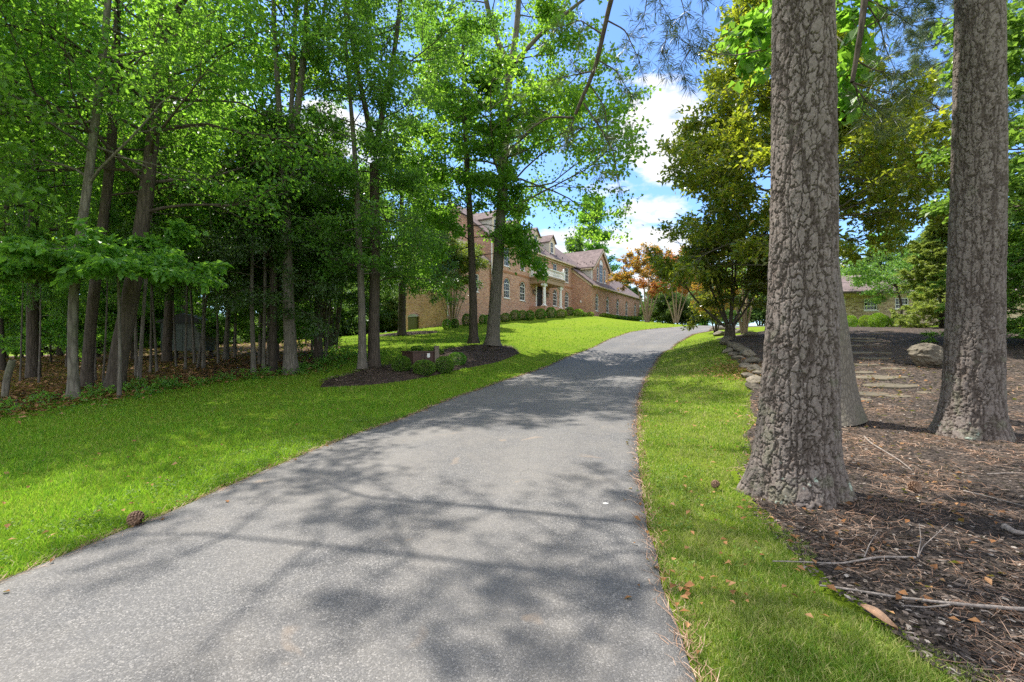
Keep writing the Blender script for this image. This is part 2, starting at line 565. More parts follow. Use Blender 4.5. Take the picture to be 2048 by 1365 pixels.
ASPHALT = m_asphalt()
LAWN = m_lawn()
MULCH = m_mulch('mulch', (.018, .014, .012), (.05, .04, .034), (.14, .11, .09), (.42, .25, .15), .62)
MULCH_PATH = m_mulch('mulch_dark', (.02, .014, .011), (.06, .042, .032), (.13, .09, .07), (.2, .13, .09), .3)
LITTER = m_mulch('leaf_litter_ground', (.03, .02, .012), (.09, .055, .03), (.20, .12, .07), (.24, .15, .08), .35, .7)


def m_stone(name, a, b, sc=3.0):
    m, nt, N, L = newmat(name)
    tc = nd(nt, 'ShaderNodeTexCoord').outputs['Object']
    oi = nd(nt, 'ShaderNodeObjectInfo')
    n = noise_t(nt, tc, sc, 8, .7, .4)
    n2 = noise_t(nt, tc, sc * 7, 4, .7)
    c = ramp(nt, n, [(.3, a), (.7, b)])
    c = mixc(nt, ramp(nt, n2, [(.55, (0, 0, 0)), (.75, (.5, .5, .5))]), c, (.12, .13, .08))
    hs = nd(nt, 'ShaderNodeHueSaturation')
    mv = nd(nt, 'ShaderNodeMapRange', inp={'To Min': .7, 'To Max': 1.25})
    L.new(oi.outputs['Random'], mv.inputs[0])
    L.new(mv.outputs[0], hs.inputs['Value'])
    L.new(c, hs.inputs['Color'])
    finish(nt, hs.outputs[0], .85, n2, .6, .02, .3)
    return m


STONE = m_stone('field_stone', (.07, .06, .045), (.21, .18, .135))
FLAG = m_stone('flag_stone', (.08, .068, .048), (.19, .16, .115), 1.6)


def m_blade(name, cols, tw=.4):
    m, nt, N, L = newmat(name)
    g = nd(nt, 'ShaderNodeNewGeometry')
    c = ramp(nt, g.outputs['Random Per Island'], cols)
    tc = nd(nt, 'ShaderNodeTexCoord').outputs['Object']
    n = noise_t(nt, tc, .9, 5, .65)
    c = mixc(nt, ramp(nt, n, [(.46, (0, 0, 0)), (.74, ({'grass_blade': .3, 'grass_blade_dry': .75}.get(name, 0),) * 3)]), c, (.30, .28, .08) if name == 'grass_blade' else (.38, .32, .14))
    b = nd(nt, 'ShaderNodeBsdfPrincipled', inp={'Roughness': .6, 'Specular IOR Level': .15})
    L.new(c, b.inputs['Base Color'])
    t = nd(nt, 'ShaderNodeBsdfTranslucent')
    L.new(mixc(nt, .5, c, (.38, .62, .03)), t.inputs['Color'])
    mx = nd(nt, 'ShaderNodeMixShader', inp={0: tw})
    L.new(b.outputs[0], mx.inputs[1])
    L.new(t.outputs[0], mx.inputs[2])
    L.new(mx.outputs[0], nd(nt, 'ShaderNodeOutputMaterial').inputs[0])
    return m


BLADE = m_blade('grass_blade', [(0, (.055, .17, .016)), (.55, (.15, .34, .024)), (.85, (.28, .45, .035)), (1, (.48, .43, .16))], .5)
BLADE_DRY = m_blade('grass_blade_dry', [(0, (.06, .14, .018)), (.45, (.15, .27, .03)), (.7, (.30, .36, .075)), (1, (.55, .46, .23))])
DRYLEAF = m_blade('dry_leaf', [(0, (.10, .045, .02)), (.6, (.26, .12, .05)), (1, (.42, .24, .12))], .2)
STRAW = m_blade('pine_straw', [(0, (.12, .065, .04)), (.6, (.32, .19, .125)), (1, (.50, .36, .27))], .1)

# ------------------------------------------------------------------ setting: ground, driveway, beds
def polyline(pts_, n):
    p = np.asarray(pts_, float)
    s = np.concatenate([[0], np.cumsum(np.linalg.norm(np.diff(p, axis=0), axis=1))])
    u = np.linspace(0, s[-1], n)
    return np.stack([np.interp(u, s, p[:, i]) for i in range(p.shape[1])], 1)


def smooth1(a, k):
    w = np.ones(k) / k
    pad = np.pad(a, ((k // 2, k // 2), (0, 0)), mode='edge')
    return np.stack([np.convolve(pad[:, i], w, 'valid') for i in range(a.shape[1])], 1)


# driveway edges, from the pixels where they are seen, carried on behind the camera and over the crest
dl = [G(*q)[:2] for q in [(60, 1143), (200, 1085), (400, 1002), (560, 931), (700, 874), (800, 841), (900, 800), (1000, 765), (1100, 731),
                          (1160, 706), (1215, 682), (1262, 665)]]
dr = [G(*q)[:2] for q in [(1352, 1290), (1320, 1150), (1300, 1080), (1284, 1000), (1276, 930), (1273, 860), (1276, 800), (1290, 760), (1312, 722),
                          (1350, 690), (1388, 669)]]
DLs = [(-4.2, -7), (-3.75, -2), (-3.45, 1.2)] + [tuple(p) for p in dl] + [(13.2, 41), (18.5, 45.5), (25, 49), (34, 52)]
DRs = [(.35, -7), (.5, -2), (.72, 1.2)] + [tuple(p) for p in dr] + [(16.6, 37.2), (21, 41), (27, 44.2), (35, 46.5)]
NDR = 420
EL = smooth1(polyline(DLs, NDR), 9)
ER = smooth1(polyline(DRs, NDR), 9)
print('drive L', np.round(dl, 1).tolist())
print('drive R', np.round(dr, 1).tolist())


def seg_dist(x, y, poly):
    a = poly[:-1]
    b = poly[1:]
    out = np.full(len(x), 1e9)
    ab = b - a
    l2 = (ab ** 2).sum(1) + 1e-12
    for i in range(0, len(x), 4000):
        p = np.stack([x[i:i + 4000], y[i:i + 4000]], 1)
        t = np.clip(((p[:, None] - a[None]) * ab[None]).sum(2) / l2, 0, 1)
        d = np.linalg.norm(p[:, None] - (a[None] + t[..., None] * ab[None]), axis=2)
        out[i:i + 4000] = d.min(1)
    return out


def in_poly(x, y, poly):
    inside = np.zeros(len(x), bool)
    px_, py_ = poly[:, 0], poly[:, 1]
    j = len(poly) - 1
    for i in range(len(poly)):
        c = ((py_[i] > y) != (py_[j] > y)) & (x < (px_[j] - px_[i]) * (y - py_[i]) / (py_[j] - py_[i] + 1e-12) + px_[i])
        inside ^= c
        j = i
    return inside


DPOLY = np.concatenate([EL, ER[::-1]])[::2]
DPOLY_C = np.concatenate([EL[::4], ER[::-4]])


def drive_in(x, y):
    return in_poly(np.asarray(x), np.asarray(y), DPOLY)


def tens(a, b, near, h1, lim, h2):
    """grid coordinates: fine inside near, coarser to lim, growing to the horizon"""
    v = list(np.arange(near[0], near[1] + 1e-6, h1))
    for s_, e0, e1 in ((1, near[1], lim[1]), (-1, near[0], lim[0])):
        x = e0
        h = h1
        while abs(x) < (900 if s_ > 0 else abs(a)):
            h = min(h * 1.15, h2) if (x - e1) * s_ < 0 else h * 1.3
            x += s_ * h
            v.append(x)
            if (x > b and s_ > 0) or (x < a and s_ < 0):
                break
    return np.array(sorted(v))


gx = tens(-900, 900, (-7, 8), .13, (-40, 40), .45)
gy = tens(-900, 900, (0, 12), .13, (-8, 75), .4)
XX, YY = np.meshgrid(gx, gy)
ZZ = H(XX, YY)
near = (np.abs(XX) < 45) & (YY > -9) & (YY < 60)
fx, fy = XX[near], YY[near]
cand = np.nonzero(in_poly(fx, fy, DPOLY_C))[0]
ds = seg_dist(fx[cand], fy[cand], np.concatenate([EL[::3], ER[::-3]]))
low = np.zeros(len(fx))
low[cand] = .07 * np.clip(ds / .2, 0, 1)
zz = ZZ[near]
ZZ[near] = zz - low
# small unevenness of the turf
ZZ += np.where(near, .006 * np.sin(XX * 2.1 + 1.3 * np.sin(YY * 1.7)) * np.sin(YY * 2.3 + XX * .8), 0)
far = np.hypot(XX, YY - 30)
ZZ -= np.clip((far - 110) / 400, 0, 1) * 6
ny, nx = XX.shape
ii = (np.arange(ny - 1)[:, None] * nx + np.arange(nx - 1)[None]).ravel()
lawn = link('ground', me_np('ground', np.stack([XX.ravel(), YY.ravel(), ZZ.ravel()], 1), [np.stack([ii, ii + 1, ii + nx + 1, ii + nx], 1)], True, LAWN))
tag(lawn, 'sloping green lawn on both sides of the driveway', 'lawn', kind='structure')


def hump(x, y):
    return .006 * np.sin(x * 2.1 + 1.3 * np.sin(y * 1.7)) * np.sin(y * 2.3 + x * .8)


# driveway sheet
nc = 26
tt = np.linspace(0, 1, nc)
wob = np.array([noise.noise(Vector((0, i * .33, 3.1))) * .035 + noise.noise(Vector((5, i * 1.7, 3.1))) * .014 for i in range(NDR)])
dirv = ER - EL
dirv /= np.linalg.norm(dirv, axis=1, keepdims=True)
EL2 = EL + dirv * wob[:, None]
ER2 = ER + dirv * wob[::-1, None]
PX = EL2[:, None, 0] * (1 - tt) + ER2[:, None, 0] * tt
PY = EL2[:, None, 1] * (1 - tt) + ER2[:, None, 1] * tt
PZ = H(PX, PY) + .004 + .03 * np.sin(np.pi * tt)[None]
PZ += .010
# the asphalt has a real edge: a narrow skirt drops into the turf
PX = np.concatenate([PX[:, :1] - dirv[:, 0:1] * .012, PX, PX[:, -1:] + dirv[:, 0:1] * .012], 1)
PY = np.concatenate([PY[:, :1] - dirv[:, 1:2] * .012, PY, PY[:, -1:] + dirv[:, 1:2] * .012], 1)
PZ = np.concatenate([PZ[:, :1] - .09, PZ, PZ[:, -1:] - .09], 1)
nc += 2
ii = (np.arange(NDR - 1)[:, None] * nc + np.arange(nc - 1)[None]).ravel()
dv = link('driveway', me_np('driveway', np.stack([PX.ravel(), PY.ravel(), PZ.ravel()], 1), [np.stack([ii, ii + 1, ii + nc + 1, ii + nc], 1)], True, ASPHALT))
ac = dv.data.attributes.new('across', 'FLOAT', 'POINT')
ac.data.foreach_set('value', np.broadcast_to(np.concatenate([[0], tt, [1]])[None], PX.shape).astype(np.float32).ravel())
tag(dv, 'grey asphalt driveway curving uphill to the right under dappled shade', 'driveway', kind='structure')


def sheet(name, mat, label, cat, rows, x0f, x1f, ncol, bias, amp, bump, taper=.25, seed=0, both=False):
    """ground cover between two edges x0(y), x1(y); its edge tapers into the turf"""
    rows = np.asarray(rows)
    u = np.linspace(0, 1, ncol) ** bias
    if both:
        u = np.linspace(0, 1, ncol)
    x0 = np.array([x0f(y) for y in rows])
    x1 = np.array([x1f(y) for y in rows])
    jit = np.array([noise.noise(Vector((seed, y * .9, 0))) * .16 + noise.noise(Vector((seed, y * 4, 7))) * .06 for y in rows])
    x0 = x0 + jit
    X = x0[:, None] * (1 - u) + x1[:, None] * u
    Y = np.broadcast_to(rows[:, None], X.shape)
    d = np.abs(X - x0[:, None])
    if both:
        d = np.minimum(d, np.abs(X - x1[:, None]))
    de = np.minimum(Y - rows[0], rows[-1] - Y)
    d = np.minimum(d, de)
    s = np.clip(d / taper, 0, 1)
    s = s * s * (3 - 2 * s)
    bz = np.array([noise.fractal(Vector((a * 2.1, b * 2.1, seed)), .8, 2.1, 4) for a, b in zip(X.ravel(), Y.ravel())]).reshape(X.shape)
    Z = H(X, Y) + hump(X, Y) - .03 + s * (.035 + amp) + s * np.clip(bz, -.6, 2) * bump
    nr, ncl = X.shape
    ii = (np.arange(nr - 1)[:, None] * ncl + np.arange(ncl - 1)[None]).ravel()
    o = link(name, me_np(name, np.stack([X.ravel(), Y.ravel(), Z.ravel()], 1), [np.stack([ii, ii + 1, ii + ncl + 1, ii + ncl], 1)], True, mat))
    return tag(o, label, cat, kind='structure')


mb_edge = [G(*q)[:2] for q in [(1866, 1353), (1717, 1240), (1620, 1173), (1562, 1103), (1488, 1017), (1468, 945), (1490, 860), (1492, 790), (1490, 745),
                               (1452, 705), (1428, 680), (1425, 664)]]
mb_edge = sorted([tuple(p) for p in mb_edge], key=lambda p: p[1])
MBY = np.array([-3, 1.0] + [p[1] for p in mb_edge])
MBX = np.array([2.6, 2.1] + [p[0] for p in mb_edge])
print('mulch edge', np.round(mb_edge, 2).tolist())


def mulch_x(y):
    return np.interp(y, MBY, MBX)


MTOP = 28.5
rows = np.concatenate([np.arange(-2, 9, .055), np.arange(9, 18, .12), np.arange(18, MTOP, .25)])
sheet('mulch_bed', MULCH, 'wide bed of dark mulch and pine straw under the big pines', 'mulch', rows, mulch_x, lambda y: 42.0, 260, 2.0, .02, .022, .22, 1)


def wood_x(y):
    return np.interp(y, [-6, 2, 9.6, 11, 13, 15, 16.5, 19, 22, 26, 30, 38, 46], [-13, -12, -10.9, -10.7, -10.3, -9.5, -8.0, -7.7, -8.3, -10.3, -12.7, -19, -27])


rows = np.concatenate([np.arange(-6, 24, .16), np.arange(24, 80, .6)])
sheet('woodland_floor', LITTER, 'brown leaf covered woodland floor under the trees', 'woodland floor', rows, wood_x, lambda y: -70.0, 150, 2.2, .012, .045, .9, 2)

# kidney bed round the utility box and the two leaning trunks
bf = [G(*q)[:2] for q in [(624, 776), (694, 775), (788, 767), (868, 753), (922, 740), (1003, 724), (1043, 706)]]
bb = [G(*q)[:2] for q in [(640, 768), (715, 745), (761, 736), (815, 712), (885, 699), (936, 693), (990, 691), (1036, 699)]]
bf = smooth1(polyline(bf, 90), 9)
bb = smooth1(polyline(bb, 90), 9)
u = np.linspace(0, 1, 30)
X = bf[:, None, 0] * (1 - u) + bb[:, None, 0] * u
Y = bf[:, None, 1] * (1 - u) + bb[:, None, 1] * u
d = np.minimum(np.minimum(u, 1 - u)[None] * np.linalg.norm(bf - bb, axis=1)[:, None], np.minimum(np.arange(90), 89 - np.arange(90))[:, None] * .12)
s = np.clip(d / .3, 0, 1)
bz = np.array([noise.fractal(Vector((a * 2.3, b * 2.3, 4)), .8, 2.1, 4) for a, b in zip(X.ravel(), Y.ravel())]).reshape(X.shape)
Z = H(X, Y) + hump(X, Y) - .03 + s * .12 + s * bz * .03
ii = (np.arange(89)[:, None] * 30 + np.arange(29)[None]).ravel()
kb = link('tree_bed', me_np('tree_bed', np.stack([X.ravel(), Y.ravel(), Z.ravel()], 1), [np.stack([ii, ii + 1, ii + 31, ii + 30], 1)], True, MULCH_PATH))
tag(kb, 'kidney shaped dark mulch bed around the brown utility box', 'mulch bed', kind='structure')
KPOLY = np.concatenate([bf, bb[::-1]])


def bed(name, c, rx, ry, label, mat=MULCH_PATH, rot=0.0, h=.08):
    n, k = 30, 8
    V = [(c[0], c[1], H(c[0], c[1]) + hump(c[0], c[1]) + h)]
    for j in range(1, k + 1):
        for i in range(n):
            a = i / n * 2 * math.pi
            f = j / k * (1 + .10 * noise.noise(Vector((math.cos(a) * 1.5, math.sin(a) * 1.5, c[0]))))
            x0, y0 = rx * f * math.cos(a), ry * f * math.sin(a)
            x = c[0] + x0 * math.cos(rot) - y0 * math.sin(rot)
            y = c[1] + x0 * math.sin(rot) + y0 * math.cos(rot)
            V.append((x, y, H(x, y) + hump(x, y) + h * (1 - (j / k) ** 3) - (.04 if j == k else 0) + .02 * noise.noise(Vector((x * 3, y * 3, 0)))))
    T = [(0, 1 + i, 1 + (i + 1) % n) for i in range(n)]
    Q = [(1 + j * n + i, 1 + j * n + (i + 1) % n, 1 + (j + 1) * n + (i + 1) % n, 1 + (j + 1) * n + i) for j in range(k - 1) for i in range(n)]
    Q = [(a, d, c_, b) for a, b, c_, d in Q]
    o = link(name, me_np(name, V, [T, Q], True, mat))
    return tag(o, label, 'mulch bed', kind='structure')


bed('lone_tree_bed', G(812, 668), 2.6, 1.5, 'small ring of mulch around the slim tree beside the house')

# ------------------------------------------------------------------ sky, sun, camera
SUN_AZ, SUN_EL = math.radians(-50), math.radians(62)      # azimuth from straight ahead (+y), to the left; elevation
sun_dir = Vector((math.sin(SUN_AZ) * math.cos(SUN_EL), math.cos(SUN_AZ) * math.cos(SUN_EL), math.sin(SUN_EL)))
ld = bpy.data.lights.new('sun', 'SUN')
ld.energy = 4.3
ld.angle = math.radians(.53)
ld.color = (1.0, .945, .86)
so = link('sun', ld)
so.rotation_euler = sun_dir.to_track_quat('Z', 'Y').to_euler()

W = bpy.data.worlds.new('World')
SC.world = W
W.use_nodes = True
nt = W.node_tree
nt.nodes.clear()
L = nt.links
sky = nd(nt, 'ShaderNodeTexSky', sky_type='NISHITA', sun_disc=False, sun_elevation=SUN_EL, sun_rotation=SUN_AZ, altitude=200, air_density=1.0, dust_density=.35,
         ozone_density=3.5)
tcw = nd(nt, 'ShaderNodeTexCoord').outputs['Generated']
sp = nd(nt, 'ShaderNodeSeparateXYZ')
L.new(tcw, sp.inputs[0])
yc = math_n(nt, 'MAXIMUM', sp.outputs[1], .15)
tx = math_n(nt, 'DIVIDE', sp.outputs[0], yc)
tz = math_n(nt, 'DIVIDE', sp.outputs[2], yc)
front = math_n(nt, 'GREATER_THAN', sp.outputs[1], .15)
n1 = noise_t(nt, mapping(nt, tcw, (1, 1, 2.2)), 6.0, 9, .62, .5)
n2 = noise_t(nt, mapping(nt, tcw, (1, 1, 2.6)), 17.0, 7, .6, .3)
nz = math_n(nt, 'ADD', math_n(nt, 'MULTIPLY', n1, .75), math_n(nt, 'MULTIPLY', n2, .45))
mask = None
for px, py, rx, ry, a in [(1335, 262, 118, 92, 1.0), (1300, 425, 85, 34, .9), (1150, 492, 90, 44, 1.0), (1290, 490, 110, 50, 1.0), (1305, 160, 70, 17, .55), (1220, 378, 60, 18, .6),
                          (1730, 262, 60, 16, .55), (640, 300, 170, 110, .9), (330, 240, 200, 90, .8), (1890, 250, 60, 16, .6), (60, 330, 160, 120, .9), (1450, 560, 400, 70, .9), (760, 560, 300, 80, .9)]:
    cx_, cz_ = (px - CX) / F, (HY - py) / F
    dx = math_n(nt, 'MULTIPLY', math_n(nt, 'SUBTRACT', tx, cx_), F / rx)
    dz = math_n(nt, 'MULTIPLY', math_n(nt, 'SUBTRACT', tz, cz_), F / ry)
    r2 = math_n(nt, 'ADD', math_n(nt, 'MULTIPLY', dx, dx), math_n(nt, 'MULTIPLY', dz, dz))
    b_ = math_n(nt, 'MULTIPLY', math_n(nt, 'SUBTRACT', 1.35, r2), a)
    mask = b_ if mask is None else math_n(nt, 'MAXIMUM', mask, b_)
mask = math_n(nt, 'MINIMUM', mask, 1.0)
mask = math_n(nt, 'ADD', math_n(nt, 'MULTIPLY', mask, .42), math_n(nt, 'MULTIPLY', math_n(nt, 'SUBTRACT', nz, .6), 1.9))
mask = math_n(nt, 'MULTIPLY', math_n(nt, 'MULTIPLY', math_n(nt, 'SUBTRACT', mask, .06), 3.0, True), front)
# clouds added over the unseen rest of the sky, brightened as fill light
fill_clouds = ramp(nt, n1, [(.38, (0, 0, 0)), (.54, (.95, .95, .95))])
back = math_n(nt, 'MULTIPLY', fill_clouds, math_n(nt, 'SUBTRACT', 1.0, front))
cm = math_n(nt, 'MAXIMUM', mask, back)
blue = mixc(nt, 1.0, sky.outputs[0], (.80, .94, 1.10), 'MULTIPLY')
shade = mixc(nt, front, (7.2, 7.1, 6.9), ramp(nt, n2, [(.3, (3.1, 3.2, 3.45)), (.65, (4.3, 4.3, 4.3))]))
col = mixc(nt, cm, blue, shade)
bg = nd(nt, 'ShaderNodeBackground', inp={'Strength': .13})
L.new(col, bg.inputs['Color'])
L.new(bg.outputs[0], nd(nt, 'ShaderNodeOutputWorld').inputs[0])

cd = bpy.data.cameras.new('camera')
cd.sensor_width = 36
cd.lens = F / 2048 * 36
cd.shift_y = (HY - 682.5) / 2048
cd.clip_start = .05
cd.clip_end = 3000
cam = link('camera', cd)
cam.location = (0, 0, CZ)
cam.rotation_euler = (math.radians(90), 0, 0)
SC.camera = cam
SC.view_settings.view_transform = 'Standard'
SC.view_settings.look = 'None'
SC.view_settings.exposure = 1.18
SC.view_settings.gamma = 1.0
cy = SC.cycles
cy.max_bounces = 8
cy.diffuse_bounces = 5
cy.glossy_bounces = 2
cy.transmission_bounces = 6
cy.transparent_max_bounces = 6
cy.caustics_reflective = False
cy.caustics_refractive = False
cy.use_adaptive_sampling = True
cy.adaptive_threshold = .01
cy.use_denoising = False
cy.sample_clamp_indirect = 6
# ------------------------------------------------------------------ the brick house (local x along its front, local y into it, z absolute - ZB)
ZB = 4.0
HP0 = np.array([-5.39, 38.0])
HD = np.array([.5417, .8406])
HNI = np.array([-.8406, .5417])
house = thing('brick_house', 'large red brick house with white balcony portico and dormers at the top of the lawn', 'house',
              (HP0[0], HP0[1], ZB), math.atan2(HD[1], HD[0]))


def hw(s, y):
    """house-local -> world xy"""
    return HP0 + s * HD + y * HNI


def s_at(px, y):
    """position along the house front seen at a pixel column, on a plane y into the house"""
    o = HP0 + y * HNI
    u = (px - CX) / F
    return (u * o[1] - o[0]) / (HD[0] - u * HD[1])


def opening(cx, z0, w, h, arch=True, inset=0.0, n=12):
    """outline of a window opening; z0 sill, h total height; counter-clockwise in (x,z)"""
    w2 = w / 2 - inset
    if not arch:
        return [(cx - w2, z0 + inset), (cx + w2, z0 + inset), (cx + w2, z0 + h - inset), (cx - w2, z0 + h - inset)]
    zs = z0 + h - w / 2
    out = [(cx - w2, z0 + inset), (cx + w2, z0 + inset)]
    for i in range(n + 1):
        a = math.pi * i / n
        out.append((cx + w2 * math.cos(a), zs + w2 * math.sin(a)))
    return out


def wall_with_holes(mb, outer, holes, y, depth, thick):
    """front skin at y with openings, reveals going in by depth"""
    loops = [outer] + [h[::-1] for h in holes]
    vec = [[Vector((u_, z_ - ZB, 0)) for u_, z_ in lp] for lp in loops]
    tri = geometry.tessellate_polygon(vec)
    flat = [(v.x, y, v.y) for lp in vec for v in lp]
    T = []
    for a, b, c in tri:
        va, vb, vc = (Vector(flat[i]) for i in (a, b, c))
        nn = (vb - va).cross(vc - va)
        T.append((a, b, c) if nn.y < 0 else (a, c, b))
    mb.add(flat, (), T)
    for h in holes:
        n = len(h)
        V = [(u_, y, z_ - ZB) for u_, z_ in h] + [(u_, y + depth, z_ - ZB) for u_, z_ in h]
        mb.add(V, [(i, n + i, n + (i + 1) % n, (i + 1) % n) for i in range(n)])


def ring(mb, outer, inner, y0, y1):
    """band between two outlines, front at y0, going back to y1"""
    n = len(outer)
    V = [(u_, y0, z_) for u_, z_ in outer] + [(u_, y0, z_) for u_, z_ in inner] + [(u_, y1, z_) for u_, z_ in outer] + [(u_, y1, z_) for u_, z_ in inner]
    Q = []
    for i in range(n):
        j = (i + 1) % n
        Q += [(i, j, n + j, n + i), (n + i, n + j, 3 * n + j, 3 * n + i), (i, 2 * n + i, 2 * n + j, j)]
    mb.add(V, Q)


def make_window(parent, cx, z0, w, h, y, arch=True, cols=3, rows=4, fan=True, dz=ZB, panel=False, name='window', trim=None, ax=None):
    """window in a wall whose face is at y: glass set back, white frame with glazing bars, brick arch, sill"""
    z = z0 - dz
    rec = .10
    o = opening(cx, z, w, h, arch)
    m = MB()
    tri = geometry.tessellate_polygon([[Vector((a, b, 0)) for a, b in o]])
    m.add([(a, y + rec - .005, b) for a, b in o], (), [tuple(t) for t in tri])
    win = m.build(name, GLASS, parent)
    f = MB()
    i1 = opening(cx, z, w, h, arch, .07)
    ring(f, o, i1, y + .03, y + rec)
    zs = z + h - w / 2 if arch else z + h
    b = .011
    for c in range(1, cols):
        x = cx - w / 2 + .07 + (w - .14) * c / cols
        f.box((x - b, y + .07, z + .07), (x + b, y + rec - .008, zs - (0 if arch else .07)))
    for r in range(1, rows + 1):
        zz_ = z + .07 + (zs - z - .07) * r / rows
        if r == rows and not arch:
            continue
        bb_ = .032 if (r == rows // 2 or r == rows) else b
        f.box((cx - w / 2 + .07, y + .065, zz_ - bb_), (cx + w / 2 - .07, y + rec - .01, zz_ + bb_))
    if arch and fan:
        for a in (45, 90, 135):
            ca, sa = math.cos(math.radians(a)), math.sin(math.radians(a))
            r1 = w / 2 - .06
            f.cyl((cx, y + .08, zs), (cx + ca * r1, y + .08, zs + sa * r1), .014, 5)
    if panel:
        po = [(cx + (w / 2 - .06) * math.cos(math.pi * i / 12), zs + (w / 2 - .06) * math.sin(math.pi * i / 12)) for i in range(13)]
        f.prism(po, y + .055, y + .09)
    f.build('frame', WHITE, win)
    if trim is not None:
        t = MB()
        e = .11
        if arch:
            oo = [(cx + (w / 2 + e) * math.cos(math.pi * i / 14), zs + (w / 2 + e) * math.sin(math.pi * i / 14)) for i in range(15)]
            oi = [(cx + (w / 2) * math.cos(math.pi * i / 14), zs + (w / 2) * math.sin(math.pi * i / 14)) for i in range(15)]
            n = 15
            V = [(a, y - .025, c) for a, c in oo] + [(a, y - .025, c) for a, c in oi] + [(a, y + .02, c) for a, c in oo] + [(a, y + .02, c) for a, c in oi]
            Q = []
            for i in range(n - 1):
                Q += [(i, i + 1, n + i + 1, n + i), (i + 1, i, 2 * n + i, 2 * n + i + 1), (n + i, n + i + 1, 3 * n + i + 1, 3 * n + i)]
            t.add(V, Q)
        else:
            t.box((cx - w / 2 - .06, y - .022, z + h + .002), (cx + w / 2 + .06, y + .02, z + h + .2))
        t.build('lintel', trim, win)
    s_ = MB()
    s_.box((cx - w / 2 - .05, y - .05, z - .07), (cx + w / 2 + .05, y + .09, z - .002))
    s_.build('sill', WHITE, win)
    return win


def wall_part(outer, holes, y, mat=BRICK, name='wall'):
    m = MB()
    wall_with_holes(m, outer, holes, y, .11, .3)
    return m.build(name, mat, house)


EAVE = 12.0
ML, MR, MDEP = 6.3, 24.1, 10.0
WX = [9.0, 12.0, 19.45, 22.6]
# main front
lower = [(c, 6.43, 1.08, 2.0) for c in WX]
upper = [(c, 9.62, 1.02, 1.86) for c in WX] + [(15.75, 9.3, 1.5, 2.25)]
holes = [opening(*a) for a in lower] + [opening(c, z, w, h, False) for c, z, w, h in upper[:4]] + [opening(*upper[4])]
DX0, DX1, DZ0, DZ1 = 14.95, 16.45, 5.95, 8.35
holes.append([(DX0, DZ0), (DX1, DZ0), (DX1, DZ1), (DX0, DZ1)])
wall_part([(ML, 2.6), (MR, 2.6), (MR, EAVE), (ML, EAVE)], holes, 0.0)
for a in lower:
    make_window(house, *a, 0.0, True, trim=BRICK_TRIM)
for a in upper[:4]:
    make_window(house, *a, 0.0, False, cols=3, rows=4, trim=BRICK_TRIM)
make_window(house, *upper[4], 0.0, True, cols=4, rows=3, trim=BRICK_TRIM)
m = MB()  # body behind the skin: sides and back
m.add([(ML, 0, -1.4), (ML, MDEP, -1.4), (ML, MDEP, EAVE - ZB), (ML, MDEP / 2, EAVE + 4 - ZB), (ML, 0, EAVE - ZB)], (), [(0, 4, 3), (0, 3, 1), (1, 3, 2)])
m.add([(27, .35, -1.4), (27, MDEP, -1.4), (27, MDEP, EAVE - ZB), (27, MDEP / 2, EAVE + 4 - ZB), (27, .35, EAVE + .25 - ZB)], (), [(0, 3, 4), (0, 1, 3), (1, 2, 3)])
m.add([(ML, MDEP, -1.4), (27, MDEP, -1.4), (27, MDEP, EAVE - ZB), (ML, MDEP, EAVE - ZB)], [(0, 1, 2, 3)])
m.add([(MR, .30, EAVE - 2 - ZB), (27, .30, EAVE - 2 - ZB), (27, .30, EAVE + .2 - ZB), (MR, .30, EAVE + .2 - ZB)], [(0, 1, 2, 3)])
m.build('wall', BRICK, house)
# left wing: shallower, a little lower
LE, LDEP = 9.7, 4.85
wl = [(3.85, 6.58, 1.25, 1.6)]
wall_part([(0, 1.6), (ML - .003, 1.6), (ML - .003, LE), (0, LE)], [opening(*wl[0], False)], .12)
make_window(house, *wl[0], .12, False, trim=BRICK_TRIM)
# left end wall (its own small frame: local x runs into the house)
lw = bpy.data.objects.new('wall', None)
m = MB()
eh = [(-.95, 6.75, .9, 1.35)]
wall_with_holes(m, [(-LDEP, 1.2), (-.12, 1.2), (-.12, LE), (-LDEP / 2 - .06, LE + 1.9), (-LDEP, LE)], [opening(*eh[0], False)], 0, .11, .3)
ew = m.build('wall', BRICK, house)
ew.rotation_euler = (0, 0, -math.pi / 2)
make_window(ew, *eh[0], 0, False, trim=BRICK_TRIM)
m = MB()
m.add([(0, LDEP, -2.4), (ML, LDEP, -2.4), (ML, LDEP, LE - ZB), (0, LDEP, LE - ZB)], [(0, 1, 2, 3)])
m.build('wall', BRICK, house)


def slab_roof(mb, x0, x1, yf, ze, slope, depth, ovf, t=.16, back=True):
    """gable roof with its ridge along x: two thick slopes"""
    yr = yf + depth / 2
    zr = ze + slope * depth / 2 - ZB
    y0 = yf - ovf
    z0 = ze - ovf * slope - ZB
    for (ya, za, yb, zb) in ([(y0, z0, yr, zr), (yf + depth + ovf, z0, yr, zr)] if back else [(y0, z0, yr, zr)]):
        V = [(x0, ya, za), (x1, ya, za), (x1, yb, zb), (x0, yb, zb), (x0, ya, za + t), (x1, ya, za + t), (x1, yb, zb + t), (x0, yb, zb + t)]
        mb.add(V, [(0, 3, 2, 1), (4, 5, 6, 7), (0, 1, 5, 4), (1, 2, 6, 5), (2, 3, 7, 6), (3, 0, 4, 7)])


r = MB()
slab_roof(r, ML - .3, 27.2, 0, EAVE + .02, .8, MDEP, .34)
r.build('roof', SHINGLE, house)
r = MB()
slab_roof(r, -.3, ML - .31, .12, LE + .02, .8, LDEP - .12, .34)
r.build('roof', SHINGLE, house)
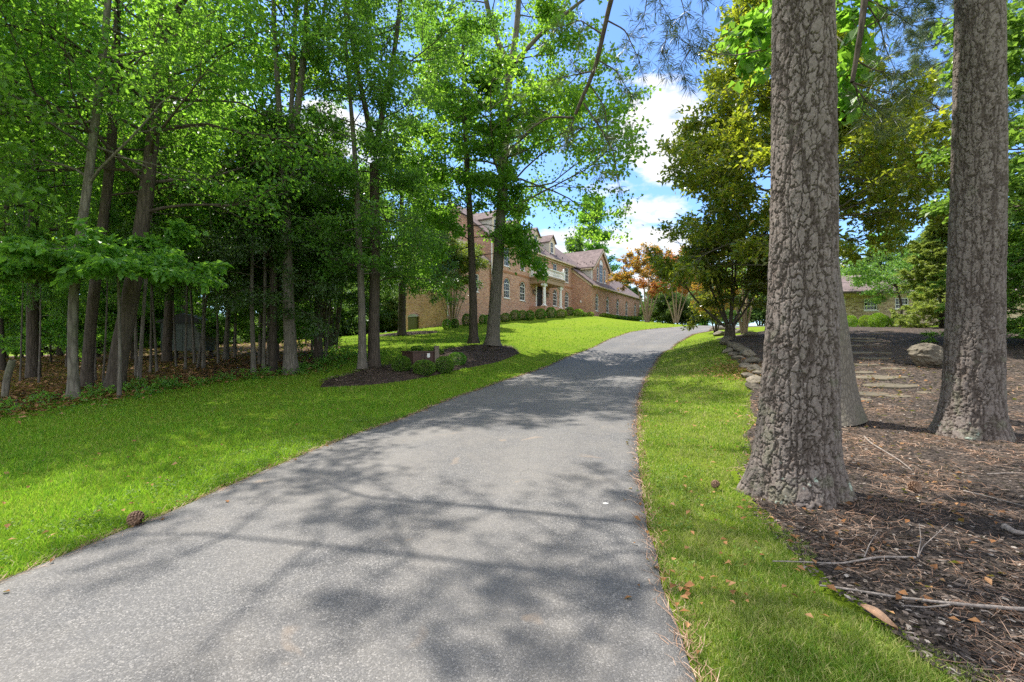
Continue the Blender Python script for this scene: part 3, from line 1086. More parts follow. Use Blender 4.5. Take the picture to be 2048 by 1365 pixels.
# cornice with dentils, gutter
c = MB()
c.box((ML - .02, -.10, EAVE - .42 - ZB), (MR + .4, -.002, EAVE - .02 - ZB))
c.box((ML - .02, -.24, EAVE - .17 - ZB), (MR + .4, -.102, EAVE - .03 - ZB))
x = ML + .1
while x < MR:
    c.box((x, -.19, EAVE - .30 - ZB), (x + .13, -.101, EAVE - .172 - ZB))
    x += .27
c.build('cornice', CREAM, house)
g = MB()
g.box((ML - .3, -.46, EAVE - .24 - ZB), (MR + .25, -.345, EAVE - .10 - ZB))
g.build('gutter', CREAM, house)
c = MB()
c.box((-.05, .02, LE - .35 - ZB), (ML - .03, .118, LE - .02 - ZB))
c.build('cornice', CREAM, house)
band = MB()  # soldier course between the floors
band.box((ML + .02, -.028, 8.92 - ZB), (14.1, -.001, 9.12 - ZB))
band.box((17.4, -.028, 8.92 - ZB), (MR - .02, -.001, 9.12 - ZB))
band.build('brick_band', BRICK_TRIM, house)
for xx, y0, zt, zb in ((.06, .04, LE - .1, 2.7), (6.28, -.08, EAVE - .2, 3.2)):
    d_ = MB()
    d_.cyl((xx, y0, zb - ZB), (xx, y0, zt - ZB), .055, 8)
    d_.build('downspout', WHITE, house)


def dormer(cx):
    """front at y=.95"""
    y = .95
    w, zb, ze, za = 1.5, EAVE + .7, 14.35, 15.2
    dm = MB()
    wall_with_holes(dm, [(cx - w / 2, zb), (cx + w / 2, zb), (cx + w / 2, ze), (cx, za - .08), (cx - w / 2, ze)], [opening(cx, 13.05, .78, 1.3, False)], y, .1, .2)
    d0 = dm.build('dormer', CREAM, house)
    make_window(d0, cx, 13.05, .78, 1.3, y, False, cols=2, rows=4, name='window')
    s_ = MB()
    yb = (ze - EAVE) / .8 + .3
    for sx in (-1, 1):
        x = cx + sx * w / 2
        s_.add([(x, y, zb - ZB), (x, y, ze - ZB), (x, yb, ze - ZB), (x, yb, ze - .3 - ZB)], (), [(0, 1, 2), (0, 2, 3)] if sx > 0 else [(0, 2, 1), (0, 3, 2)])
        zz_ = zb + .35
        while zz_ < ze - .05:
            yl = (zz_ - EAVE) / .8
            if yl - y > .1:
                s_.box((x - .015 if sx > 0 else x - .018, y + .05, zz_ - ZB), (x + .018 if sx > 0 else x + .015, yl, zz_ + .03 - ZB))
            zz_ += .2
    s_.build('siding', SIDING, d0)
    r_ = MB()
    yr = (za - EAVE) / .8 + .4
    for sx in (-1, 1):
        xe = cx + sx * (w / 2 + .16)
        zl = ze - .12
        V = [(cx, y - .2, za - ZB), (xe, y - .2, zl - ZB), (xe, yr - .9, zl - ZB), (cx, yr, za - ZB)]
        V += [(a, b, c_ + .1) for a, b, c_ in V]
        r_.add(V, [(0, 1, 2, 3), (7, 6, 5, 4), (0, 4, 5, 1), (1, 5, 6, 2), (2, 6, 7, 3), (3, 7, 4, 0)])
    r_.build('dormer_roof', SHINGLE, d0)


for cx in (8.5, 12.5, 16.5, 20.5):
    dormer(cx)

# portico with balcony
PX0, PX1, PYF = 13.55, 17.95, -1.85
po = MB()
po.box((PX0 - .05, PYF - .08, 8.38 - ZB), (PX1 + .05, -.002, 8.98 - ZB))
po.box((PX0 - .17, PYF - .2, 8.98 - ZB), (PX1 + .17, -.003, 9.10 - ZB))
po.box((PX0 - .1, PYF - .14, 8.80 - ZB), (PX1 + .1, -.004, 8.90 - ZB))
portico = po.build('portico', TAN, house)


def column(x, y, parent):
    k = MB()
    z0, z1 = 5.9 - ZB, 8.38 - ZB
    k.box((x - .25, y - .25, z0), (x + .25, y + .25, z0 + .09))
    k.lathe([(.235, .09), (.24, .14), (.20, .18), (.185, .24), (.18, .9), (.15, 2.12), (.17, 2.15), (.17, 2.2)], (x, y, z0), 18)
    k.box((x - .25, y - .22, z0 + 2.38), (x + .25, y + .22, z0 + 2.478))
    k.box((x - .2, y - .16, z0 + 2.19), (x + .2, y + .16, z0 + 2.382))
    for sx in (-1, 1):
        k.cyl((x + sx * .25, y - .19, z0 + 2.26), (x + sx * .25, y + .19, z0 + 2.26), .12, 12)
        k.cyl((x + sx * .25, y - .205, z0 + 2.26), (x + sx * .25, y - .19, z0 + 2.26), .055, 8)
    return k.build('column', WHITE, parent, False)


column(PX0 + .3, PYF + .25, portico)
column(PX1 - .3, PYF + .25, portico)
# door, side pilasters, lanterns
d_ = MB()
d_.box((DX0 + .08, .08, DZ0 - ZB), (DX1 - .08, .14, DZ1 - .06 - ZB))
for i in range(2):
    for j in range(3):
        x0 = DX0 + .16 + i * .62
        d_.box((x0, .055, DZ0 + .2 + j * .72 - ZB), (x0 + .5, .081, DZ0 + .78 + j * .72 - ZB))
door = d_.build('door', DOORM, house)
k = MB()
k.cyl((DX1 - .2, .03, DZ0 + 1.0 - ZB), (DX1 - .2, .08, DZ0 + 1.0 - ZB), .035, 8)
k.build('handle', m_plain('brass', (.5, .35, .12), .3, .5, .1, 3, .9), door)
for x in (DX0 - .13, DX1 + .13):
    p_ = MB()
    p_.box((x - .11, -.09, 5.9 - ZB), (x + .11, -.001, 8.36 - ZB))
    p_.box((x - .15, -.12, 8.15 - ZB), (x + .15, -.003, 8.25 - ZB))
    p_.build('pilaster', WHITE, house)
st = MB()
st.box((PX0 - .1, PYF - .1, 4.6 - ZB), (PX1 + .1, -.002, 5.9 - ZB))
st.box((PX0 + .3, PYF - .42, 4.6 - ZB), (PX1 - .3, PYF - .101, 5.72 - ZB))
st.build('step', BRICK, house)


def lantern(x):
    k = MB()
    k.box((x - .05, -.06, 7.42 - ZB), (x + .05, -.002, 7.78 - ZB))
    k.cyl((x, -.05, 7.7 - ZB), (x, -.24, 7.74 - ZB), .018, 6)
    k.lathe([(.02, .0), (.09, .05), (.12, .1), (.02, .2), (.015, .27)], (x, -.24, 7.62 - ZB), 8)
    k.lathe([(.03, 0), (.075, .03), (.075, .05)], (x, -.24, 7.22 - ZB), 8)
    for a in range(6):
        t_ = a / 6 * 2 * math.pi
        k.cyl((x + .07 * math.cos(t_), -.24 + .07 * math.sin(t_), 7.26 - ZB), (x + .1 * math.cos(t_), -.24 + .1 * math.sin(t_), 7.68 - ZB), .009, 4)
    lo = k.build('lantern', BLACKM, house)
    g_ = MB()
    g_.lathe([(.055, 0), (.085, .36), (.01, .38)], (x, -.24, 7.27 - ZB), 6)
    g_.build('lantern_glass', m_plain('pale_glass', (.55, .5, .4), .15, .6, .1), lo)


lantern(DX0 - .75)
lantern(DX1 + .8)
# balustrade
rl = MB()
yF, yB = PYF - .02, -.12
za, zb_ = 9.10 - ZB, 9.98 - ZB
for z0_, z1_, t_ in ((za + .08, za + .17, .06), (zb_ - .1, zb_, .08)):
    rl.box((PX0 + .1, yF - t_, z0_), (PX1 - .1, yF + t_, z1_))
    rl.box((PX0 + .02 - t_, yF + .1, z0_), (PX0 + .02 + t_, yB, z1_))
    rl.box((PX1 - .02 - t_, yF + .1, z0_), (PX1 - .02 + t_, yB, z1_))
rl.build('railing', WHITE, portico)
pm = MB()
pm.box((-.14, -.14, 0), (.14, .14, 1.0))
pm.box((-.18, -.18, 1.0), (.18, .18, 1.06))
pm.lathe([(.06, 0), (.05, .04), (.11, .1), (.12, .17), (.07, .25), (.02, .28)], (0, 0, 1.06), 12)
pmesh = pm.mesh('newel_post', WHITE)
for x, y in ((PX0 + .02, yF), (PX1 - .02, yF), (PX0 + .02, yB), (PX1 - .02, yB)):
    link('newel_post', pmesh, portico, (x, y, za))
bm_ = MB()
bm_.lathe([(.05, 0), (.05, .06), (.03, .1), (.068, .24), (.06, .34), (.028, .5), (.035, .56), (.05, .6), (.05, .64)], (0, 0, 0), 10)
bmesh_ = bm_.mesh('baluster', WHITE, True)
for i in range(17):
    link('baluster', bmesh_, portico, (PX0 + .36 + i * (PX1 - PX0 - .72) / 16, yF, za + .16))
for sx in (PX0 + .02, PX1 - .02):
    for i in range(6):
        link('baluster', bmesh_, portico, (sx, yF + .3 + i * (yB - yF - .6) / 5, za + .16))

# right wing (garage)
WL, WR, WY, WDEP, WE = 24.1, 43.7, -2.7, 10.0, 9.4
ws = [s_at(750 + .293 * q, WY) for q in (1515, 1588, 1656, 1717, 1776)]
wh = [(s_, 6.05 + .1, 1.0, 2.25) for s_ in ws]
wall_part([(WL, 4.2), (WR, 4.2), (WR, WE), (WL, WE)], [opening(*a) for a in wh], WY)
for a in wh:
    make_window(house, *a, WY, True, trim=BRICK_TRIM)
m = MB()
m.add([(WL, WY, .2), (WL, 0, .2), (WL, 0, WE + 2.7 * .8 - ZB), (WL, WY, WE - ZB)], [(0, 3, 2, 1)])
m.add([(WR, WY, .2), (WR, WY + WDEP, .2), (WR, WY + WDEP, WE - ZB), (WR, WY + WDEP / 2, WE + 4 - ZB), (WR, WY, WE - ZB)], (), [(0, 1, 3), (1, 2, 3), (0, 3, 4)])
m.add([(27.002, WY + WDEP, .2), (WR, WY + WDEP, .2), (WR, WY + WDEP, WE - ZB), (27.002, WY + WDEP, WE - ZB)], [(0, 1, 2, 3)])
m.build('wall', BRICK, house)
r = MB()
slab_roof(r, WL - .22, WR + .25, WY, WE + .02, .8, WDEP, .3)
r.build('roof', SHINGLE, house)
c = MB()
c.box((WL - .1, WY - .10, WE - .32 - ZB), (WR + .1, WY - .002, WE - .02 - ZB))
c.prism([(WY - .1, WE - .38 - ZB), (WY - .1, WE - .05 - ZB), (-.002, WE + 2.7 * .8 - .07 - ZB), (-.002, WE + 2.7 * .8 - .40 - ZB)], WL - .06, WL - .002, 'x')
c.build('cornice', CREAM, house)
g = MB()
g.box((WL - .2, WY - .42, WE - .24 - ZB), (WR + .2, WY - .305, WE - .10 - ZB))
g.build('gutter', CREAM, house)
v = MB()
v.box((WL - .06, -1.35, 7.15 - ZB), (WL - .002, -1.15, 7.42 - ZB))
v.box((WL - .10, -1.32, 7.17 - ZB), (WL - .061, -1.18, 7.24 - ZB))
v.build('vent_hood', WHITE, house)
# big cross gable above the wing
GX0, GX1, GY, GE, GA = 26.45, 32.45, -1.9, 12.1, 14.7
gc = (GX0 + GX1) / 2
m = MB()
gh = [(gc - .1, 10.2, 1.35, 3.15), (gc - 1.35, 10.3, .72, 2.1), (gc + 1.15, 10.3, .72, 2.1)]
wall_with_holes(m, [(GX0, 9.6), (GX1, 9.6), (GX1, GE), (gc, GA - .05), (GX0, GE)], [opening(*a) for a in gh], GY, .11, .2)
gd = m.build('gable', BRICK, house)
for i, a in enumerate(gh):
    make_window(gd, *a, GY, True, cols=3 if i == 0 else 2, rows=6 if i == 0 else 4, fan=(i > 0), panel=(i == 0), trim=BRICK_TRIM)
s_ = MB()
for x, sx in ((GX0, -1), (GX1, 1)):
    s_.add([(x, GY, 9.8 - ZB), (x, GY, GE - ZB), (x, 1.2, GE - ZB), (x, 1.2, GE - .2 - ZB)], (), [(0, 2, 1), (0, 3, 2)] if sx < 0 else [(0, 1, 2), (0, 2, 3)])
    zz_ = 10.3
    while zz_ < GE - .05:
        yl = (zz_ - WE) / .8 + WY
        if yl - GY > .2:
            s_.box((x - .02, GY + .16, zz_ - ZB), (x + .02, yl, zz_ + .03 - ZB))
        zz_ += .22
s_.build('siding', SIDING, gd)
r_ = MB()
sl = (GA - GE) / (gc - GX0)
for sx in (-1, 1):
    xe = gc + sx * (gc - GX0 + .32)
    zl = GE - .32 * sl
    V = [(gc, GY - .3, GA - ZB), (xe, GY - .3, zl - ZB), (xe, 1.6, zl - ZB), (gc, 4.4, GA - ZB)]
    V += [(a, b, c_ + .14) for a, b, c_ in V]
    r_.add(V, [(0, 1, 2, 3), (7, 6, 5, 4), (0, 4, 5, 1), (1, 5, 6, 2), (2, 6, 7, 3), (3, 7, 4, 0)])
r_.build('gable_roof', SHINGLE, gd)
k = MB()
for sx in (-1, 1):
    xe = gc + sx * (gc - GX0 + .3)
    zl = GE - .3 * sl
    V = [(gc, GA - .03), (xe, zl - .03), (xe, zl - .3), (gc, GA - .32)]
    V = V if sx > 0 else V[::-1]
    k.prism([(a, b - ZB) for a, b in V], GY - .28, GY - .16)
k.box((GX0 - .36, GY + .02, GE - .42 - ZB), (GX0 - .02, 1.0, GE - .30 - ZB))
k.build('rake_board', CREAM, gd)
d_ = MB()
d_.cyl((GX0 - .08, GY + .2, 10.2 - ZB), (GX0 - .08, GY + .2, GE - .4 - ZB), .05, 8)
d_.build('downspout', WHITE, gd)
# snow guards on the roof edges
sg = MB()
for i in range(9):
    x = 17.5 + i * .8
    y_ = .45 + (i % 2) * .35
    sg.box((x, y_, EAVE + .18 + .8 * y_ - ZB), (x + .07, y_ + .05, EAVE + .36 + .8 * y_ - ZB))
for i in range(7):
    y_ = GY + .1 + i * .45
    x = GX0 + .2 + (i % 2) * .3
    sg.box((x, y_, GE + .14 + sl * (x - GX0) - ZB), (x + .05, y_ + .07, GE + .32 + sl * (x - GX0) - ZB))
o = sg.build('snow_guards', BLACKM, house)
o['kind'] = 'stuff'
bpy.data.objects.remove(lw)

# ------------------------------------------------------------------ tan brick building on the right
b2 = thing('brick_building', 'low tan brick building with small white framed windows behind round clipped shrubs', 'building', (22.0, 33.5, 2.6), math.radians(-4))
ZB2 = 2.6
BX0, BX1, BE = 1.0, 16.0, 5.55


def wall2():
    m_ = MB()
    hs = [(2.0, 4.0 - ZB2, .9, 1.2), (4.2, 4.2 - ZB2, .95, .85), (6.35, 4.3 - ZB2, .95, .8), (9.2, 4.3 - ZB2, .95, .8)]
    hl = [opening(a[0], a[1], a[2], a[3], False) for a in hs]
    loops = [[(BX0, -1.2), (BX1, -1.2), (BX1, BE - ZB2), (BX0, BE - ZB2)]] + [h[::-1] for h in hl]
    vec = [[Vector((u_, z_, 0)) for u_, z_ in lp] for lp in loops]
    flat = [(v_.x, 0, v_.y) for lp in vec for v_ in lp]
    m_.add(flat, (), [tuple(t) for t in geometry.tessellate_polygon(vec)])
    for h in hl:
        n = len(h)
        m_.add([(a, 0, b) for a, b in h] + [(a, .11, b) for a, b in h], [(i, n + i, n + (i + 1) % n, (i + 1) % n) for i in range(n)])
    m_.add([(BX0, 0, -1.2), (BX0, 7, -1.2), (BX0, 7, BE - ZB2), (BX0, 3.5, BE + 1.55 - ZB2), (BX0, 0, BE - ZB2)], (), [(0, 1, 3), (1, 2, 3), (0, 3, 4)])
    m_.build('wall', BRICK_TAN, b2)
    for i, a in enumerate(hs):
        make_window(b2, *a, 0, False, cols=4 if i else 2, rows=3 if i else 4, dz=0)


wall2()
r = MB()
ZBk = ZB
ZB = ZB2
slab_roof(r, BX0 - .3, BX1 + .3, 0, BE + .02, .45, 7, .4)
ZB = ZBk
r.build('roof', SHINGLE, b2)
c = MB()
c.box((BX0 - .1, -.12, BE - .3 - ZB2), (BX1, -.002, BE - .05 - ZB2))
c.build('cornice', CREAM, b2)
# ------------------------------------------------------------------ trees
UPV = np.array([0, 0, 1.0])


def unit(v):
    return v / (np.linalg.norm(v, axis=-1, keepdims=True) + 1e-9)


class Tree:
    """grows limbs, boughs and twigs; twigs carry the leaves"""

    def __init__(s, seed):
        s.r = np.random.default_rng(seed)
        s.V = []
        s.Q = []
        s.n = 0
        s.A = []
        s.D = []

    def tube(s, p, rad, k):
        V, Q = tube_arr(p, rad, k)
        s.V.append(V)
        s.Q.append(Q + s.n)
        s.n += len(V)

    def stem(s, pts_, rads, k=14, n=26, rough=.04, flare=0.0):
        """trunk along given points"""
        q = polyline(np.column_stack([np.asarray(pts_, float), np.asarray(rads, float)]), n)
        q = smooth1(q, 5)
        p, rad = q[:, :3], q[:, 3]
        V, Q = tube_arr(p, rad, k)
        ctr = np.repeat(p, k, 0)
        nz = np.array([noise.noise(Vector((v[0] * 3.1, v[1] * 3.1, v[2] * .9))) for v in V])
        hgt = np.clip(1 - (V[:, 2] - p[0, 2]) / .7, 0, 1)
        ang = np.tile(np.arange(k) * 2 * np.pi / k, n)
        V = ctr + (V - ctr) * (1 + rough * 2 * nz + flare * hgt ** 2 * (1 + .45 * np.sin(ang * 3 + p[0, 0]) + .3 * np.sin(ang * 5 + 1)))[:, None]
        s.V.append(V)
        s.Q.append(Q + s.n)
        s.n += len(V)
        return p, rad

    def limb(s, p, d, L, r, lvl, c, mid=None):
        r_ = s.r
        n = c['seg'][lvl]
        P_ = [p]
        d = unit(d)
        for i in range(n):
            d = unit(d + r_.normal(0, c['wig'], 3) + np.array([0, 0, c['up'][lvl]]))
            p = p + d * (L / n)
            P_.append(p)
        P_ = np.array(P_)
        s.branches(P_, L, r, lvl, c)

    def branches(s, P_, L, r, lvl, c):
        r_ = s.r
        n = len(P_) - 1
        rad = r * np.linspace(1, .25, n + 1)
        if lvl < c['maxl'] or r > .003:
            s.tube(P_, rad, (7, 5, 3, 3)[min(lvl, 3)])
        if lvl == c['maxl']:
            m = c['anch']
            u = np.linspace(.15, 1, m) * n
            i = np.minimum(u.astype(int), n - 1)
            f = (u - i)[:, None]
            s.A.append(P_[i] * (1 - f) + P_[i + 1] * f)
            s.D.append(unit(P_[i + 1] - P_[i]))
            return
        k = c['kids'][lvl]
        for j in range(k):
            t = c['t0'] + (1 - c['t0']) * (j + r_.random()) / k
            u = t * n
            i = min(int(u), n - 1)
            f = u - i
            q = P_[i] * (1 - f) + P_[i + 1] * f
            tg = unit(P_[i + 1] - P_[i])
            side = unit(np.cross(tg, UPV) * (1 if j % 2 else -1) + r_.normal(0, c['rnd'], 3))
            a = math.radians(r_.uniform(*c['ang']))
            dd = tg * math.cos(a) + side * math.sin(a)
            s.limb(q, dd, L * c['ratio'][lvl] * (1.2 - .65 * t) * r_.uniform(.75, 1.2), r * .45 * (1 - .4 * t), lvl + 1, c)
        # the tip carries leaves too
        s.limb(P_[-1], P_[-1] - P_[-2], L * .22, r * .25, c['maxl'], c)

    def auto(s, paths, zr, count, Lf, c, elev=(20, 55), r0=.05, az=None):
        """limbs round the trunks between heights zr; Lf(t) length at relative height t"""
        for i in range(count):
            t = (i + s.r.random()) / count
            z = zr[0] + (zr[1] - zr[0]) * t
            cand = [p for p in paths if p[:, 2].min() <= z <= p[:, 2].max()]
            if not cand:
                continue
            p = cand[s.r.integers(len(cand))]
            o = np.argsort(p[:, 2])
            q = np.array([np.interp(z, p[o, 2], p[o, 0]), np.interp(z, p[o, 2], p[o, 1]), z])
            a = i * 2.399 + s.r.normal(0, .35) if az is None else s.r.uniform(*az)
            e = math.radians(s.r.uniform(*elev))
            L = Lf(t) * s.r.uniform(.8, 1.15)
            s.limb(q, np.array([math.cos(a) * math.cos(e), math.sin(a) * math.cos(e), math.sin(e)]), L, r0 * (.5 + .5 * L / max(Lf(.3), .1)), 0, c)

    def wood(s, name, mat):
        return me_np(name, np.concatenate(s.V), [np.concatenate(s.Q)], True, mat)

    def anchors(s):
        return np.concatenate(s.A), np.concatenate(s.D)


def leaf_mesh(name, A, D, n, size, asp, jit, mat, seed, up=1.0, droop=.25, zs=.7, keep=None):
    """n leaves round every anchor: four-cornered, folded along the midrib"""
    r = np.random.default_rng(seed)
    M = len(A) * n
    base = np.repeat(A, n, 0) + r.normal(0, 1, (M, 3)) * jit * np.array([1, 1, zs])
    if keep is not None:
        k = keep(base)
        base = base[k]
        dd = np.repeat(D, n, 0)[k]
        M = len(base)
    else:
        dd = np.repeat(D, n, 0)
    nn = unit(r.normal(0, 1, (M, 3)) + UPV * up)
    ax = unit(np.cross(nn, r.normal(0, 1, (M, 3))) + dd * .5 - UPV * droop)
    sd = unit(np.cross(nn, ax))
    nn = np.cross(ax, sd)
    L = size * r.uniform(.65, 1.25, M)[:, None]
    w = L * asp * .5
    fold = w * .35
    V = np.stack([base, base + ax * L * .48 + sd * w + nn * fold, base + ax * L - UPV * L * .1, base + ax * L * .48 - sd * w + nn * fold], 1).reshape(-1, 3)
    Q = np.arange(M * 4).reshape(-1, 4)
    return me_np(name, V, [Q], False, mat)


def needle_mesh(name, A, D, n, length, width, mat, seed, spread=.9, flat=None):
    """tufts of needles round every anchor"""
    r = np.random.default_rng(seed)
    M = len(A) * n
    b = np.repeat(A, n, 0)
    d = np.repeat(D, n, 0)
    v = r.normal(0, 1, (M, 3))
    if flat is not None:
        v[:, 2] *= flat
    v = unit(d * .75 + unit(v) * spread)
    L = length * r.uniform(.7, 1.15, M)[:, None]
    sd = unit(np.cross(v, r.normal(0, 1, (M, 3))))
    b = b + d * r.uniform(-.5, .1, M)[:, None] * length * .6
    mid = b + v * L * .55
    tip = b + v * L - UPV * L * .12
    V = np.stack([b, mid + sd * width * .5, tip, mid - sd * width * .5], 1).reshape(-1, 3)
    return me_np(name, V, [np.arange(M * 4).reshape(-1, 4)], False, mat)


def cfg(**k):
    c = dict(seg=(7, 5, 4, 3), wig=.13, up=(.03, .02, 0, 0), maxl=2, kids=(7, 5, 4), ratio=(.5, .45, .4), t0=.25, ang=(35, 65), rnd=.35, anch=5)
    c.update(k)
    return c


def pxpath(rows, D0, lean=0.0):
    """trunk points from (column, row, radius px [, distance]) -> points, radii"""
    p, r = [], []
    for q in rows:
        D = (q[3] if len(q) > 3 else D0)
        p.append(P(q[0], q[1], D))
        r.append(q[2] * D / F / math.hypot(1, (q[0] - CX) / F))     # the wide lens stretches things off its axis
    return np.array(p), np.array(r)


def finish_tree(root, t, bark, leafme, lname='crown', tname='trunk'):
    base = np.array(root.location)
    me = t.wood(tname, bark)
    for m_ in (me, leafme):
        co = np.empty(len(m_.vertices) * 3, np.float32)
        m_.vertices.foreach_get('co', co)
        co = co.reshape(-1, 3) - base.astype(np.float32)
        m_.vertices.foreach_set('co', co.ravel())
        m_.update()
    link(tname, me, root)
    link(lname, leafme, root)
    return root


def hero(name, label, cat, basepx, stems, bark, auto, leaf, seed, D=None, flare=.35, extra=None, k=14):
    """tree whose trunk and forks are traced at their own distance.
    stems: list of rows (column,row,radius px); auto: list of limb settings; leaf: dict for leaf_mesh"""
    g = G(*basepx) if D is None else None
    if g is None:
        x = (basepx[0] - CX) / F * D
        g = np.array([x, D, H(x, D)])
    D0 = g[1]
    t = Tree(seed)
    paths = []
    for i, st_ in enumerate(stems):
        p, r = pxpath(st_, D0)
        if i == 0:
            p[0] = g - np.array([0, 0, .25])
        q, _ = t.stem(p, r, k if i == 0 else 9, 30, .05, flare if i == 0 else 0)
        paths.append(q)
    for a in auto:
        sel = [paths[i] for i in a.get('stems', range(len(paths)))]
        t.auto(sel, (a['z'][0] + g[2], a['z'][1] + g[2]), a['n'], a['L'], a.get('cfg', cfg()), a.get('elev', (15, 50)), a.get('r0', .05), a.get('az'))
    if extra:
        extra(t, g)
    A, Dd = t.anchors()
    root = thing(name, label, cat, tuple(g))
    lm = leaf_mesh('crown', A, Dd, leaf['n'], leaf['size'], leaf.get('asp', .62), leaf.get('jit', .12), leaf['mat'], seed + 1, leaf.get('up', 1.0), leaf.get('droop', .25),
                   leaf.get('zs', .7), leaf.get('keep'))
    print(name, basepx, 'at', np.round(g, 2), 'leaves', len(lm.polygons), 'wood', sum(len(v) for v in t.V))
    finish_tree(root, t, bark, lm)
    return root


# --- tulip tree by the driveway, leaning, forked high up
hero('tulip_tree', 'tall tulip tree leaning right in the mulch bed, forked high over the lawn', 'tree', (984, 694), [
    [(984, 694, 14), (990, 610, 12), (998, 500, 10.5), (1003, 400, 10), (1008, 320, 9.5), (1014, 200, 9), (1018, 140, 8.5)],
    [(1018, 140, 6.5), (1004, 100, 6), (985, 60, 5.5), (972, 0, 5), (955, -90, 4), (950, -220, 2.5)],
    [(1018, 140, 6.5), (1030, 90, 6), (1036, 30, 5.5), (1040, -60, 4.5), (1046, -260, 2)],
    [(1026, 130, 5), (1052, 100, 4.5), (1080, 70, 4), (1120, 36, 3.4), (1160, 5, 3), (1230, -50, 2)]],
    BARK_GREY, [
        dict(z=(7.5, 13.5), n=12, L=lambda t: 6.6 - 1.6 * t, stems=[0], elev=(-2, 32), r0=.055, cfg=cfg(up=(.0, -.02, -.05), kids=(7, 5, 4), anch=4)),
        dict(z=(7.0, 13.0), n=7, L=lambda t: 6.2, stems=[0], elev=(0, 25), r0=.055, az=(-.9, .7), cfg=cfg(up=(.0, -.03, -.06), kids=(7, 5, 4), anch=4)),
        dict(z=(15.5, 22), n=5, L=lambda t: 2.2, stems=[3], elev=(5, 50), r0=.03, cfg=cfg(anch=4)),
        dict(z=(15, 26), n=16, L=lambda t: 4.6 - 2.2 * t, stems=[1, 2], elev=(5, 50), r0=.04, cfg=cfg(anch=4))],
    dict(n=5, size=.19, asp=.8, jit=.2, mat=LEAF_TULIP), 101)
# --- its slimmer neighbour
hero('tulip_tree', 'slim straight tree beside the leaning tulip tree in the mulch bed', 'tree', (948, 692), [
    [(948, 692, 9.5), (946, 600, 8), (943, 500, 7), (940, 430, 6.2), (934, 340, 5.5), (930, 240, 4.5), (926, 130, 3), (925, 40, 1.5)]],
    BARK_DARK, [
        dict(z=(4.6, 16), n=34, L=lambda t: 3.3 - .5 * t, elev=(-5, 35), r0=.03, cfg=cfg(up=(-.02, -.03, -.05), anch=4))],
    dict(n=7, size=.17, asp=.8, jit=.17, mat=LEAF_WOODS), 111)
# --- pair of trunks in the near end of the bed
hero('forest_tree', 'dark trunked tree, right one of the pair by the utility box', 'tree', (748, 737), [
    [(748, 737, 13), (748, 660, 11), (749, 560, 10.5), (751, 480, 10.5), (750, 400, 10), (748, 320, 9)],
    [(748, 320, 6.5), (738, 250, 6), (716, 150, 5), (700, 60, 4), (690, -20, 3.5), (680, -180, 2)],
    [(748, 320, 6.5), (762, 240, 6), (776, 170, 5.5), (788, 110, 5), (800, 10, 4), (812, -140, 2)]],
    BARK_DARK, [
        dict(z=(3.2, 8.5), n=20, L=lambda t: 2.9 - .4 * t, stems=[0], elev=(-12, 25), r0=.03, cfg=cfg(up=(-.02, -.03, -.04), anch=4)),
        dict(z=(8.0, 19.0), n=34, L=lambda t: 4.3 - 1.4 * t, stems=[1, 2], elev=(5, 50), r0=.03, cfg=cfg(anch=4))],
    dict(n=5, size=.13, asp=.6, jit=.14, mat=LEAF_DEEP), 121)
hero('forest_tree', 'pale slim trunked tree, left one of the pair by the utility box', 'tree', (724, 742), [
    [(724, 742, 9.5), (725, 660, 7.5), (722, 560, 7), (717, 470, 6.5), (713, 380, 6), (710, 300, 5), (700, 200, 4), (690, 60, 2.5), (688, -40, 1.5)]],
    BARK_GREY, [
        dict(z=(3.4, 13), n=22, L=lambda t: 2.5 - .5 * t, elev=(-10, 35), r0=.025, cfg=cfg(up=(-.01, -.03, -.04), anch=4))],
    dict(n=4, size=.12, asp=.6, jit=.13, mat=LEAF_DEEP), 131)
# --- big forked poplar at the wood's edge
hero('forest_tree', 'tall poplar at the wood edge whose trunk splits into pale upright forks', 'tree', (582, 748), [
    [(582, 748, 17), (580, 690, 13), (577, 600, 12), (574, 500, 11), (570, 400, 10.5), (568, 325, 10)],
    [(566, 330, 6.5), (560, 250, 6), (554, 150, 5.5), (549, 60, 5), (545, -60, 4), (540, -200, 2)],
    [(572, 330, 5.5), (582, 230, 5), (588, 120, 4.6), (592, 0, 4), (596, -160, 2)],
    [(574, 330, 8), (590, 250, 7.5), (602, 170, 7), (609, 100, 6), (612, 30, 5), (616, -120, 3)],
    [(608, 112, 4), (628, 92, 3.8), (643, 50, 3.5), (652, 0, 3), (668, -110, 2)]],
    BARK_GREY, [
        dict(z=(10, 19), n=30, L=lambda t: 3.6 - .8 * t, stems=[1, 2, 3, 4], elev=(5, 50), r0=.03, cfg=cfg(anch=4))],
    dict(n=4, size=.16, asp=.8, jit=.15, mat=LEAF_TULIP), 141)
